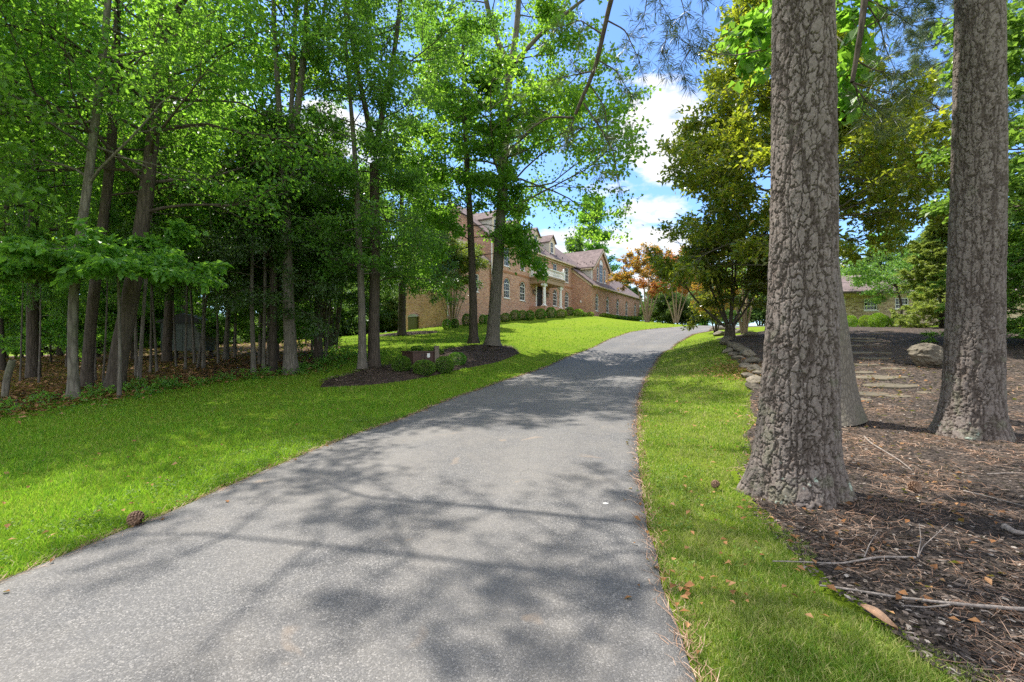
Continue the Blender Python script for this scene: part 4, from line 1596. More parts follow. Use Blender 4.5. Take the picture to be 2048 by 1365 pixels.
# --- wood's edge trunks on the left
hero('forest_tree', 'slim pale grey trunk at the front edge of the woods', 'tree', (148, 800), [
    [(148, 800, 13), (147, 740, 11), (144, 660, 10.5), (146, 590, 11), (158, 490, 10.5), (170, 410, 10), (184, 300, 10), (199, 180, 9), (211, 60, 8), (222, -60, 7), (232, -260, 4)]],
    BARK_PALE, [
        dict(z=(5.2, 11), n=15, L=lambda t: 4.0 - 1.0 * t, elev=(0, 40), r0=.035, cfg=cfg(anch=4))],
    dict(n=4, size=.13, asp=.65, jit=.17, mat=LEAF_WOODS), 151)
hero('forest_tree', 'brown trunk just behind the slim pale grey trunk', 'tree', (172, 778), [
    [(172, 778, 13.5), (176, 700, 12), (186, 600, 12), (199, 500, 11.5), (212, 400, 11), (222, 320, 10.5), (228, 220, 10), (232, 100, 9), (238, -40, 7), (246, -260, 4)]],
    BARK_DARK, [
        dict(z=(5.4, 11), n=13, L=lambda t: 3.8 - .9 * t, elev=(0, 40), r0=.035, cfg=cfg(anch=4))],
    dict(n=4, size=.13, asp=.65, jit=.17, mat=LEAF_WOODS), 161)
hero('forest_tree', 'thick leaning dark trunk at the edge of the woods, forking near the top', 'tree', (226, 782), [
    [(226, 782, 22), (236, 720, 20), (252, 640, 20), (266, 570, 19), (280, 480, 16), (294, 380, 15), (304, 290, 14), (313, 200, 13), (322, 110, 12)],
    [(322, 110, 8), (338, 60, 8), (352, 25, 8), (380, -20, 7), (420, -120, 5), (450, -260, 3)],
    [(322, 110, 9), (322, 40, 9), (320, -60, 8), (318, -280, 4)]],
    BARK_DARK, [
        dict(z=(5.0, 9.5), n=16, L=lambda t: 4.6 - .8 * t, stems=[0], elev=(-5, 35), r0=.05, cfg=cfg(anch=4)),
        dict(z=(8.5, 12.5), n=13, L=lambda t: 4.2 - .8 * t, stems=[1, 2], elev=(0, 50), r0=.045, cfg=cfg(anch=4))],
    dict(n=4, size=.135, asp=.65, jit=.17, mat=LEAF_WOODS), 171, flare=.28)


# --- young tree with flat sprays of big bright leaves at the front of the woods
def spray(t, g):
    c = cfg(seg=(7, 5, 4), up=(-.015, -.02, -.05), kids=(8, 5, 3), ratio=(.42, .4, .4), rnd=.12, wig=.08, anch=5, t0=.18)
    for tgt in [(40, 505, 10.6), (130, 545, 9.6), (0, 545, 10.2), (230, 525, 9.8), (330, 525, 10.4), (415, 560, 11.2), (310, 500, 11.4), (90, 520, 11.6), (-70, 520, 10.6), (210, 480, 11.4), (370, 470, 12)]:
        q = P(*tgt)
        o = g + np.array([0, 0, 3.3 + .6 * t.r.random()])
        t.limb(o, q - o, np.linalg.norm(q - o) * 1.0, .028, 0, c)


hero('young_tree', 'young tree with flat low sprays of big bright green leaves before the woods', 'tree', (238, 770), [
    [(238, 770, 5), (240, 700, 4), (238, 600, 3.2), (236, 540, 2.5), (232, 495, 1.5)]], BARK_GREY, [], dict(n=4, size=.16, asp=.72, jit=.075, mat=LEAF_SPRAY, zs=.5, up=1.7), 181,
    extra=spray, D=11.9)

# --- dark hollies
for i, (px, py, n, zr, L0, lab) in enumerate([
        (545, 744, 46, (2.6, 9.6), 2.7, 'dense dark green holly round the poplar trunk at the edge of the woods'),
        (636, 720, 46, (3.0, 11.0), 2.9, 'dense dark green holly behind the pair of trunks'),
        (803, 672, 52, (3.4, 13.0), 4.1, 'dark leafed tree standing in its own ring of mulch left of the house')]):
    D = G(px, py)[1]
    rp = 9 if i < 2 else 8
    s_ = F / D
    top = py - zr[1] * s_
    hero('holly_tree', lab, 'tree', (px, py), [[(px, py, rp), (px + 2, py * .6 + top * .4, rp * .8), (px - 1, top, 2)]], BARK_DARK, [
        dict(z=zr, n=n, L=lambda t, L0=L0: L0 * (1.05 - .75 * t ** 1.5), elev=(-15, 22), r0=.022, cfg=cfg(kids=(6, 5, 3), up=(-.03, -.03, -.04), anch=4))],
        dict(n=6, size=.10 if i < 2 else .15, asp=.55, jit=.13, mat=LEAF_HOLLY), 191 + i * 7)

# --- three stems close together further back
hero('forest_tree', 'three dark stems growing close together beyond the left mulch bed', 'tree', (660, 701), [
    [(660, 701, 8), (661, 640, 6), (660, 560, 5.5), (662, 460, 4), (664, 330, 2)],
    [(652, 700, 6), (650, 640, 5), (646, 560, 4.5), (640, 450, 3.5), (634, 330, 1.5)],
    [(670, 698, 5.5), (676, 640, 5), (684, 560, 4.5), (694, 460, 3.5), (704, 350, 1.5)]],
    BARK_DARK, [dict(z=(3.6, 10), n=26, L=lambda t: 3.0 - .8 * t, elev=(0, 35), r0=.03, cfg=cfg(anch=4))], dict(n=4, size=.15, asp=.65, jit=.15, mat=LEAF_DEEP), 221)


# --- crape myrtles: fans of thin tan stems
def crape(label, basepx, fan, leafmat, bark, seed, D=None, crown=(1.7, 1.4), size=.12, n=5, name='crape_myrtle', zr=(.45, 1.0), nl=22, red=None):
    g = G(*basepx) if D is None else None
    if g is None:
        x = (basepx[0] - CX) / F * D
        g = np.array([x, D, H(x, D)])
    t = Tree(seed)
    paths = []
    for dx, dy, hh, rr in fan:
        p0 = g + np.array([dx * .06, dy * .06, -.15])
        p = [p0, g + np.array([dx * .25, dy * .25, hh * .25]), g + np.array([dx * .6, dy * .6, hh * .6]), g + np.array([dx, dy, hh])]
        q, _ = t.stem(p, [rr, rr * .85, rr * .6, rr * .25], 7, 14, .03)
        paths.append(q)
    hm = max(f[2] for f in fan)
    t.auto(paths, (g[2] + hm * zr[0], g[2] + hm * zr[1]), nl, lambda t_: crown[0] * (1.1 - .4 * t_), cfg(kids=(5, 4, 3), anch=4), (0, 55), .018)
    A, Dd = t.anchors()
    root = thing(name, label, 'tree', tuple(g))
    print(name, np.round(g, 2), len(A) * n)
    finish_tree(root, t, bark, leaf_mesh('crown', A, Dd, n, size, .6, .14, leafmat, seed + 1))
    return root


fan = [(-1.9, .2, 4.6, .05), (-1.3, -.4, 5.4, .05), (-.8, .4, 6.2, .06), (-.2, -.3, 6.6, .06), (.3, .3, 6.6, .06), (.8, -.2, 6.2, .06), (1.3, .3, 5.6, .05), (1.9, -.2, 4.8, .05), (-.5, 0, 5.8, .045), (.55, .1, 5.6, .045)]
crape('crape myrtle with a fan of thin tan stems against the brick house', (905, 655), fan, LEAF_CRAPE, BARK_TAN, 231, D=36.2, crown=(2.0, 1), zr=(.42, 1.15), nl=50, size=.14, n=8)
fan2 = [(-1.6, .3, 6.2, .13), (-.7, -.4, 7.0, .14), (.4, .4, 7.4, .15), (1.3, -.2, 6.6, .13), (2.2, .2, 5.8, .1)]
crape('multi stemmed tree with orange and green leaves beyond the garage wing', (1294, 645), fan2, LEAF_RED, BARK_TAN, 241, D=57, crown=(3.1, 1), zr=(.62, 1.35), nl=40, size=.24, n=6, name='red_maple')
fan3 = [(-.9, .2, 3.6, .10), (-.2, -.2, 4.2, .11), (.5, .3, 4.4, .11), (1.0, -.1, 3.8, .09)]
crape('tan stemmed crape myrtle behind the rock edging at the top of the drive', (1488, 656), fan3, LEAF_WOODS, BARK_TAN, 251, D=28, crown=(2.0, 1), zr=(.6, 1.1), nl=20, size=.13)
fan4 = [(-1.0, .4, 3.6, .05), (-.3, -.2, 3.9, .06), (.4, .3, 4.0, .06), (1.0, 0, 3.4, .05)]
fan6 = [(-1.9, .3, 5.2, .09), (-.9, -.4, 6.2, .1), (.2, .4, 6.6, .1), (1.1, -.2, 6.0, .1), (2.0, .2, 5.0, .08)]
crape('red and orange leafed maple standing just beyond the top of the driveway', (1352, 651), fan6, LEAF_MAPLE, BARK_TAN, 259, D=50, crown=(2.4, 1), zr=(.5, 1.15), nl=40, size=.2, n=6, name='red_maple')
crape('red leafed maple seen through the stems of the small magnolia', (1432, 652), fan4, LEAF_RED, BARK_DARK, 256, D=33, crown=(1.3, 1), zr=(.3, 1.0), nl=16, size=.13, name='red_maple')

# --- magnolias
fan5 = [(-2.6, .3, 3.4, .07), (-1.7, -.5, 4.3, .075), (-.8, .6, 4.8, .07), (0, -.4, 5.2, .08), (.6, .5, 5.0, .08), (1.4, -.3, 4.4, .07), (2.0, .4, 3.6, .06)]


def magnolia_small():
    g = G(1460, 676)
    t = Tree(261)
    t.stem([g - np.array([0, 0, .2]), g + np.array([0, 0, .35]), g + np.array([.03, 0, .7])], [.27, .22, .2], 12, 8, .06, .2)
    paths = []
    for dx, dy, hh, rr in fan5:
        p = [g + np.array([dx * .03, dy * .03, .45]), g + np.array([dx * .32, dy * .3, hh * .3]), g + np.array([dx * .7, dy * .65, hh * .62]), g + np.array([dx, dy, hh])]
        q, _ = t.stem(p, [rr, rr * .8, rr * .55, rr * .25], 7, 14, .05)
        paths.append(q)
    t.auto(paths, (g[2] + 1.7, g[2] + 5.2), 46, lambda t_: 2.1 - .7 * t_, cfg(kids=(5, 4, 3), anch=4, up=(.02, .03, .03)), (-20, 45), .022)
    A, Dd = t.anchors()
    root = thing('small_magnolia', 'multi stemmed small magnolia with dark rusty leaves inside the rock edging', 'tree', tuple(g))
    print('small_magnolia', np.round(g, 2))
    finish_tree(root, t, BARK_DARK, leaf_mesh('crown', A, Dd, 5, .21, .42, .12, LEAF_MAGN2, 262, up=.8, droop=.05))


magnolia_small()


def magnolia():
    D = 19.5
    x = (1590 - CX) / F * D
    g = np.array([x, D, H(x, D)])
    t = Tree(271)
    pth, _ = t.stem([g - np.array([0, 0, .3]), g + np.array([.05, 0, 4]), g + np.array([-.1, 0, 9]), g + np.array([0, 0, 15.4])], [.26, .2, .13, .03], 12, 30, .05, .3)
    cm = cfg(kids=(7, 4, 3), ratio=(.4, .42, .4), anch=3, up=(.0, .02, .04), t0=.35)
    for i in range(96):
        t_ = (i + t.r.random()) / 96
        z = g[2] + 3.0 + 12.2 * t_
        a = i * 2.399 + t.r.normal(0, .3)
        L_ = np.interp(t_, [0, .2, .5, .75, .9, 1], [4.8, 4.9, 4.0, 3.1, 2.2, 1.0]) * t.r.uniform(.8, 1.12)
        if math.cos(a) > .1 and t_ > .42:
            L_ *= .55
        e = math.radians(t.r.uniform(-15, 20))
        if math.cos(a) > .1 and z < g[2] + 4.6:
            z = g[2] + 4.6 + 2.4 * t.r.random()
            e = abs(e) * .8
        q = np.array([np.interp(z, pth[:, 2], pth[:, 0]), np.interp(z, pth[:, 2], pth[:, 1]), z])
        t.limb(q, np.array([math.cos(a) * math.cos(e), math.sin(a) * math.cos(e), math.sin(e)]), L_, .045 * (.4 + .6 * L_ / 5), 0, cm)
    A, Dd = t.anchors()
    root = thing('magnolia', 'big southern magnolia with yellow and rust tinted glossy leaves behind the front pine', 'tree', tuple(g))
    print('magnolia', np.round(g, 2), len(A) * 4)
    finish_tree(root, t, BARK_GREY, leaf_mesh('crown', A, Dd, 8, .24, .44, .16, LEAF_MAGN, 272, up=.7, droop=.0))


magnolia()


# ------------------------------------------------------------------ the two big pines: plated bark modelled as relief
def m_plates():
    m, nt, N, L = newmat('pine_bark')
    at = nd(nt, 'ShaderNodeAttribute', attribute_name='plate')
    sp = nd(nt, 'ShaderNodeSeparateColor')
    L.new(at.outputs['Color'], sp.inputs[0])
    tc = nd(nt, 'ShaderNodeTexCoord').outputs['Object']
    fine = noise_t(nt, mapping(nt, tc, (1, 1, .5)), 42, 8, .75)
    fl = noise_t(nt, mapping(nt, tc, (1, 1, 2.4)), 17, 6, .7, .6)
    c = ramp(nt, fine, [(.28, (.08, .064, .054)), (.5, (.172, .145, .127)), (.75, (.31, .275, .25))])
    c = mixc(nt, math_n(nt, 'MULTIPLY', sp.outputs[1], .45), c, (.17, .145, .13), 'MIX')
    c = mixc(nt, ramp(nt, fl, [(.55, (0, 0, 0)), (.72, (.55, .55, .55))]), c, (.155, .095, .07))
    c = mixc(nt, ramp(nt, sp.outputs[0], [(.01, (.8, .8, .8)), (.10, (0, 0, 0))]), c, (.062, .047, .038))
    big = noise_t(nt, tc, 4.3, 5, .65)
    zf = nd(nt, 'ShaderNodeSeparateXYZ')
    L.new(tc, zf.inputs[0])
    lo = nd(nt, 'ShaderNodeMapRange', inp={'From Min': 0.0, 'From Max': 2.2, 'To Min': .07, 'To Max': -.05})
    L.new(zf.outputs[2], lo.inputs[0])
    lich = math_n(nt, 'ADD', big, lo.outputs[0])
    c = mixc(nt, ramp(nt, lich, [(.58, (0, 0, 0)), (.66, (.35, .35, .35))]), c, (.15, .16, .10))
    l2 = math_n(nt, 'ADD', noise_t(nt, tc, 9.5, 4, .6), lo.outputs[0])
    c = mixc(nt, ramp(nt, l2, [(.70, (0, 0, 0)), (.735, (.85, .85, .85))]), c, (.36, .42, .34))
    hh = math_n(nt, 'ADD', fine, math_n(nt, 'MULTIPLY', fl, .6))
    finish(nt, c, .92, hh, .75, .012, .15)
    return m


PINEBARK = m_plates()


def plate_trunk(path, rads, nk, nz, seed, pw, ph, depth, flare):
    """trunk as a fine grid pushed out into bark plates"""
    q = polyline(np.column_stack([path, rads]), nz)
    q = smooth1(q, 9)
    p, rad = q[:, :3], q[:, 3]
    a = np.arange(nk) * 2 * np.pi / nk
    zrel = p[:, 2] - path[0][2]
    fl = np.clip(1 - zrel / .75, 0, 1)[:, None] ** 2.2 * flare * (1 + .5 * np.sin(a * 4 + seed)[None] + .35 * np.sin(a * 7 + 2 * seed)[None])
    R = rad[:, None] * (1 + fl + .03 * np.sin(a * 2 + zrel[:, None] * .8)[:, :])
    X = p[:, 0:1] + R * np.cos(a)
    Y = p[:, 1:2] + R * np.sin(a)
    Z = np.broadcast_to(p[:, 2:3], X.shape)
    pl = np.empty(X.size)
    pid = np.empty(X.size)
    dsp = np.empty(X.size)
    o = p[0]
    cosA, sinA = np.cos(a), np.sin(a)
    k = 0
    for i in range(nz):
        for j in range(nk):
            rr = rad[i]
            v = Vector((cosA[j] * rr / pw, sinA[j] * rr / pw, Z[i, j] / ph + seed * 7))
            w = noise.noise_vector(v * .55) * .6 + noise.noise_vector(v * 1.7) * .38 + noise.noise_vector(v * 5) * .09
            d, pt = noise.voronoi(v + w)
            e = d[1] - d[0]
            pl[k] = e
            h = (math.sin(pt[0][0] * 91.7 + pt[0][2] * 37.1) * 43758.5) % 1.0
            pid[k] = h
            # second, coarser fissures run along the trunk
            d2, _ = noise.voronoi(Vector((v.x * .55, v.y * .55, v.z * .15)) + w * .45)
            e2 = d2[1] - d2[0]
            s1 = min(1, e / .085)
            s2 = min(1, e2 / .10)
            f = pt[0] - v - w
            h2 = (h * 57.3) % 1.0
            tilt = (f.x * (h - .5) + f.y * (h2 - .5)) * .9 + f.z * .28
            hgt = s1 * (.32 + .20 * h + .35 * min(.5, max(-.5, tilt))) + .62 * s2 * (.45 + .55 * s1)
            hgt += .07 * noise.noise(v * 2.3) + .08 * noise.noise(v * 6) + .07 * noise.noise(v * 14)
            pl[k] = min(e, e2 * .62)
            dsp[k] = hgt
            k += 1
    dsp = dsp.reshape(X.shape)
    X = X + dsp * depth * cosA
    Y = Y + dsp * depth * sinA
    Zz = Z + np.gradient(dsp, axis=0) * .004
    i_ = (np.arange(nz - 1)[:, None] * nk + np.arange(nk)[None]).ravel()
    j2 = (np.arange(nz - 1)[:, None] * nk + (np.arange(nk)[None] + 1) % nk).ravel()
    me = me_np('trunk', np.stack([X.ravel() - o[0], Y.ravel() - o[1], Zz.ravel() - o[2]], 1), [np.stack([i_, j2, j2 + nk, i_ + nk], 1)], True, PINEBARK)
    at = me.color_attributes.new('plate', 'FLOAT_COLOR', 'POINT')
    c = np.stack([np.clip(pl, 0, 1), pid, np.zeros_like(pl), np.ones_like(pl)], 1).astype(np.float32)
    at.data.foreach_set('color', c.ravel())
    return me


def pine(label, basepx, rows, seed, nk, zvis, crownL, zcrown, ntop, extra=None):
    g = G(*basepx)
    D = g[1]
    p = np.array([P(q[0], q[1], D) for q in rows])
    r = np.array([q[2] * D / F / math.hypot(1, (q[0] - CX) / F) for q in rows])
    p[0] = [p[0][0], D, g[2] - .12]
    root = thing('pine_tree', label, 'tree', (p[0][0], D, g[2] - .12))
    low = p[:, 2] <= zvis + .01
    nz = int((p[low][-1, 2] - p[0, 2]) / (2 * np.pi * r[3] / nk) * .95)
    me = plate_trunk(p[low], r[low] - .022, nk, nz, seed, .052, .125, .030, .30)
    link('trunk', me, root)
    t = Tree(seed + 300)
    top = p[low][-1]
    pth, _ = t.stem([top - np.array([0, 0, .4]), top + np.array([.1, .1, 5]), top + np.array([-.1, .2, 11]), top + np.array([0, 0, 17])],
                    [r[low][-1] * .98, r[low][-1] * .75, r[low][-1] * .45, .04], 16, 30, .05)
    t.auto([pth], (g[2] + zcrown[0], g[2] + zcrown[1]), ntop, lambda t_: crownL * (1 - .6 * t_), cfg(kids=(6, 5, 3), ratio=(.42, .4, .4), anch=2, up=(.02, .05, .06), t0=.35, rnd=.6), (-5, 30), .06)
    if extra:
        extra(t, g)
    A, Dd = t.anchors()
    lm = needle_mesh('crown', A, Dd, 20, .17, .008, NEEDLE_PINE, seed + 5)
    print('pine', np.round(g, 2), 'trunk', len(me.vertices), 'needles', len(lm.polygons))
    finish_tree(root, t, BARK_DARK, lm, 'crown', 'limb')
    return root


def pine_boughs(t, g):
    """the drooping dead looking bough that hangs into the top of the view, and thin twigs with needles"""
    c = cfg(seg=(8, 6, 4), kids=(6, 4, 3), ratio=(.34, .42, .4), anch=2, maxl=1, wig=.2, up=(-.02, -.05, -.06), t0=.2, ang=(30, 75), rnd=.9)

    def bough(pp, r, L, lvl=0, cc=c):
        q = polyline(smooth1(polyline(pp, 24), 3), 14)
        t.branches(q, L, r, lvl, cc)

    o = np.array([g[0], g[1], 9.6])
    main = [o, P(1420, -190, 5.6), P(1290, -140, 6.6), P(1228, -30, 7.2), P(1222, 0, 7.3), P(1206, 70, 7.5), P(1191, 140, 7.7), P(1162, 200, 7.9), P(1148, 236, 8.0)]
    q = polyline(smooth1(polyline(main, 40), 3), 26)
    t.tube(q, np.linspace(.075, .030, 26), 7)
    b = P(1148, 236, 8.0)
    bough([b, P(1100, 234, 8.1), P(1060, 258, 8.2), P(1022, 300, 8.3)], .022, 1.5)
    bough([b, P(1140, 262, 8.0), P(1133, 286, 8.0)], .014, .5)
    bough([P(1166, 205, 7.9), P(1196, 250, 7.8), P(1226, 300, 7.7), P(1240, 378, 7.7)], .016, 1.6)
    bough([P(1190, 142, 7.7), P(1150, 150, 7.9), P(1108, 160, 8.0)], .016, 1.0)
    bough([P(1206, 70, 7.5), P(1160, 40, 7.7), P(1110, 60, 7.9)], .016, 1.2)
    bough([P(1212, 40, 7.4), P(1250, 60, 7.3), P(1278, 120, 7.2), P(1285, 150, 7.2)], .014, 1.2)
    bough([P(1195, 120, 7.6), P(1230, 140, 7.5), P(1262, 190, 7.4)], .013, 1.0)
    bough([P(1180, 170, 7.8), P(1210, 215, 7.7), P(1216, 280, 7.7), P(1190, 330, 7.7)], .013, 1.2)
    # thin hanging twigs between the pine trunk and the bough
    c2 = dict(c, kids=(5, 3, 2), ratio=(.4, .4, .4), wig=.22)
    for pp in ([(1340, -60, 6.0), (1366, 10, 6.0), (1376, 60, 6.0), (1381, 105, 6.0)], [(1400, -40, 5.9), (1406, 30, 5.9), (1405, 80, 5.9)],
               [(1525, 100, 5.0), (1470, 112, 5.4), (1420, 106, 5.8), (1375, 90, 6.0), (1335, 60, 6.1)], [(1300, -60, 6.4), (1290, 30, 6.4), (1262, 70, 6.4), (1250, 100, 6.4)],
               [(1335, 62, 6.1), (1326, 110, 6.1), (1338, 130, 6.1)], [(1381, 100, 6.0), (1362, 130, 6.0), (1366, 150, 6.0)], [(1310, -60, 6.3), (1318, 0, 6.3), (1340, 40, 6.2)]):
        bough([P(*v) for v in pp], .009, .9, 0, c2)
    # long bough high over the drive
    lb = polyline(smooth1(polyline([(g[0], g[1], 9.7), (.4, 6.3, 10.1), (-2.6, 7.2, 10.2), (-5.4, 7.7, 9.8)], 30), 3), 24)
    t.tube(lb, np.linspace(.085, .025, 24), 7)
    cb = dict(c, kids=(8, 5, 3), ratio=(.42, .42, .4), wig=.15, maxl=2, up=(.0, -.01, -.01), rnd=.5, ang=(35, 75))
    for k_ in range(6, 24, 2):
        q = lb[k_]
        for sg_ in (-1, 1):
            if t.r.random() < .9:
                t.limb(q, np.array([-.55, sg_ * .8, t.r.normal(0, .15)]), 1.25 * t.r.uniform(.5, 1.1), .016, 1, cb)
    for q, d_, L_ in ((lb[-1], (-.9, .2, .05), 1.2), (lb[9], (-.5, -.85, 0), 1.7), (lb[5], (-.2, -1, 0), 1.8), (lb[3], (.1, -1, .1), 1.8), (lb[7], (-.1, -1, .1), 2.0), (lb[2], (-.4, -1, .2), 2.4), (lb[4], (-.5, -.9, .2), 2.4), (lb[6], (-.3, .9, .2), 2.2), (lb[11], (-.3, 1, .1), 2.0), (lb[15], (-.5, .9, 0), 1.8), (lb[14], (-.4, -1, 0), 1.7)):
        t.limb(q, np.array(d_), L_, .03, 0, cb)
    lb2 = polyline(smooth1(polyline([(g[0], g[1], 9.0), (1.6, 5.1, 9.5), (-.6, 5.9, 9.7), (-2.9, 6.5, 9.3)], 30), 3), 24)
    t.tube(lb2, np.linspace(.075, .022, 24), 7)
    for k_ in range(5, 24, 2):
        for sg_ in (-1, 1):
            if t.r.random() < .8:
                t.limb(lb2[k_], np.array([-.55, sg_ * .8, t.r.normal(0, .15)]), 1.15 * t.r.uniform(.5, 1.1), .016, 1, cb)
    for q, d_, L_ in ((lb2[-1], (-.9, .1, .05), 1.2), (lb2[8], (-.4, -.9, 0), 1.6), (lb2[5], (-.2, -1, 0), 1.8), (lb2[4], (-.4, .9, .1), 1.8), (lb2[12], (-.5, -.8, .1), 1.6), (lb2[7], (-.4, .9, .1), 1.8)):
        t.limb(q, np.array(d_), L_, .026, 0, cb)
    lb3 = polyline(smooth1(polyline([(g[0], g[1], 9.3), (.2, 5.5, 9.9), (-3.0, 6.2, 10.0), (-6.2, 6.8, 9.6)], 30), 3), 26)
    t.tube(lb3, np.linspace(.07, .02, 26), 7)
    for k_ in range(7, 26, 2):
        for sg_ in (-1, 1):
            t.limb(lb3[k_], np.array([-.45, sg_ * .85, t.r.normal(0, .2)]), 1.35 * t.r.uniform(.5, 1.15), .018, 1, cb)
    for q, d_, L_ in ((lb3[9], (-.3, -.95, 0), 1.9), (lb3[13], (-.35, -.9, .1), 1.8), (lb3[17], (-.5, -.8, .1), 1.7), (lb3[11], (-.4, .9, .1), 1.7), (lb3[21], (-.5, .8, .1), 1.5), (lb3[25], (-.9, .1, 0), 1.3)):
        t.limb(q, np.array(d_), L_, .024, 0, cb)
    # dark sprays to the right of the trunk
    c3 = dict(c, kids=(7, 4, 3), ratio=(.38, .42, .4), wig=.2, maxl=1)
    lm = [P(1735, -60, 6.4), P(1728, 10, 6.4), P(1722, 60, 6.4), P(1712, 120, 6.5), P(1704, 165, 6.5)]
    t.tube(polyline(lm, 14), np.linspace(.05, .03, 14), 7)
    for pp in ([(1704, 165, 6.5), (1745, 178, 6.5), (1790, 192, 6.4), (1815, 180, 6.4)], [(1704, 165, 6.5), (1730, 200, 6.5), (1770, 235, 6.5), (1800, 240, 6.5)],
               [(1735, 10, 6.4), (1760, 50, 6.4), (1772, 100, 6.4), (1790, 140, 6.4)], [(1722, 60, 6.4), (1760, 40, 6.3), (1800, 20, 6.3), (1840, 5, 6.2)],
               [(1735, 0, 6.4), (1780, 20, 6.3), (1820, 50, 6.3)], [(1712, 120, 6.5), (1745, 140, 6.5), (1800, 150, 6.4), (1830, 140, 6.4)], [(1710, 165, 6.5), (1720, 215, 6.6), (1750, 250, 6.6)]):
        bough([P(*v) for v in pp], .012, 1.0, 0, c3)


pine('huge grey pine trunk standing at the edge of the grass strip beside the driveway', (1590, 992), [
    (1588, 1005, 96), (1589, 975, 94), (1592, 900, 88), (1597, 800, 80), (1601, 700, 74), (1604, 600, 69), (1606, 480, 66), (1607, 350, 64), (1606, 200, 62.5), (1605, 0, 61),
    (1605, -150, 60), (1605, -330, 58)], 3, 330, 8.4, 3.6, (10.5, 24), 34, pine_boughs)
pine('second big pine trunk, in the mulch bed near the boulder', (1942, 874), [
    (1940, 885, 76), (1941, 850, 72), (1945, 780, 66), (1948, 700, 62), (1950, 600, 59), (1953, 480, 57), (1957, 350, 55), (1958, 200, 53), (1959, 0, 51.5), (1960, -200, 50)],
    6, 200, 8.9, 3.6, (10.5, 24), 34)


# --- grey smooth trunk half hidden behind the front pine, with maple leaves round the pine's trunk
def maple_sprays(t, g):
    c = cfg(seg=(6, 4, 3), kids=(6, 4, 3), ratio=(.45, .42, .4), anch=4, maxl=1, wig=.14, up=(-.02, -.05, -.05))
    for pp in ([(1660, -40, 7.6), (1690, 20, 7.4), (1712, 50, 7.2), (1720, 90, 7.1)], [(1660, 60, 7.6), (1690, 90, 7.3), (1705, 140, 7.1)], [(1660, 150, 7.6), (1690, 180, 7.3), (1702, 205, 7.2)],
               [(1560, 60, 7.4), (1530, 70, 7.2), (1500, 62, 7.1), (1482, 75, 7.0)], [(1560, 100, 7.4), (1530, 105, 7.2), (1505, 128, 7.1)], [(1655, 20, 7.6), (1700, 0, 7.3), (1740, 5, 7.2)],
               [(1560, 40, 7.4), (1535, 30, 7.2), (1505, 45, 7.1)]):
        q = polyline([P(*v) for v in pp], 10)
        t.branches(q, .8, .014, 0, c)


hero('maple_tree', 'smooth grey trunk half hidden behind the front pine, with big green leaves', 'tree', (1680, 846), [
    [(1672, 846, 56), (1668, 780, 48), (1662, 700, 38), (1655, 620, 33), (1646, 500, 28), (1636, 350, 25), (1625, 150, 22), (1620, -100, 18), (1620, -400, 12), (1620, -700, 4)]],
    BARK_SMOOTH, [dict(z=(10.8, 15), n=18, L=lambda t: 3.4 - 1.5 * t, elev=(20, 50), r0=.04, cfg=cfg(anch=4))], dict(n=3, size=.17, asp=.95, jit=.11, mat=LEAF_WOODS, up=1.6), 281,
    extra=maple_sprays, flare=.18, k=40)


# ------------------------------------------------------------------ kinds of tree that repeat: built once, then copied
def proto(name, label, cat, seed, trunk, bark, autos, leaf, needles=None):
    t = Tree(seed)
    paths = []
    for pts_, rr in trunk:
        q, _ = t.stem(pts_, rr, 9, 18, .06, .25)
        paths.append(q)
    for a in autos:
        t.auto(paths, a['z'], a['n'], a['L'], a.get('cfg', cfg()), a.get('elev', (10, 50)), a.get('r0', .05))
    A, Dd = t.anchors()
    root = thing(name, label, cat, (0, 0, 0))
    if needles:
        lm = needle_mesh('crown', A, Dd, needles['n'], needles['len'], needles['w'], needles['mat'], seed + 1, needles.get('spread', .9), needles.get('flat'))
    else:
        lm = leaf_mesh('crown', A, Dd, leaf['n'], leaf['size'], leaf.get('asp', .65), leaf.get('jit', .2), leaf['mat'], seed + 1, leaf.get('up', 1.0), .25, leaf.get('zs', .7))
    print('proto', name, len(lm.polygons))
    finish_tree(root, t, bark, lm)
    return root


woods = []
for i in range(3):
    w = .15 + .035 * i
    woods.append(proto('forest_tree', 'tall dark forest tree deep in the shaded woods on the left', 'tree', 401 + i * 11,
                       [([(0, 0, -.4), (.2 * i - .2, .1, 5), (.3 - .2 * i, -.1, 10), (0, .1, 15 + i)], [w, w * .8, w * .55, .03])], BARK_DARK,
                       [dict(z=(4.6 + i * .7, 14.6 + i), n=24, L=lambda t: 4.4 - 2.2 * t, elev=(0, 45), cfg=cfg(kids=(6, 4, 3), anch=4))],
                       dict(n=3, size=.23, jit=.26, mat=(LEAF_WOODS, LEAF_DEEP, LEAF_TULIP)[i])))
under = []
for i in range(2):
    under.append(proto('understory_tree', 'small leafy understory tree among the dark trunks of the woods', 'tree', 451 + i * 13,
                       [([(0, 0, -.3), (.1, .1, 2), (-.1 + .2 * i, 0, 5.5 + i)], [.07, .05, .01])], BARK_DARK,
                       [dict(z=(1.3, 5.6 + i), n=24, L=lambda t: 2.6 - 1.3 * t, elev=(-8, 25), r0=.02, cfg=cfg(kids=(5, 4, 3), anch=4, up=(0, 0, 0)))],
                       dict(n=4, size=.17, jit=.17, mat=(LEAF_DEEP, LEAF_WOODS)[i], zs=.45)))
sap = proto('sapling', 'thin bare stemmed sapling at the edge of the woods', 'tree', 471, [([(0, 0, -.3), (.08, .05, 3), (-.05, .1, 7.5)], [.085, .06, .015])], BARK_GREY,
            [dict(z=(3.4, 7.5), n=14, L=lambda t: 1.7 - .7 * t, elev=(5, 45), r0=.016, cfg=cfg(kids=(5, 4, 3), anch=4))], dict(n=5, size=.13, jit=.13, mat=LEAF_DEEP))
far = []
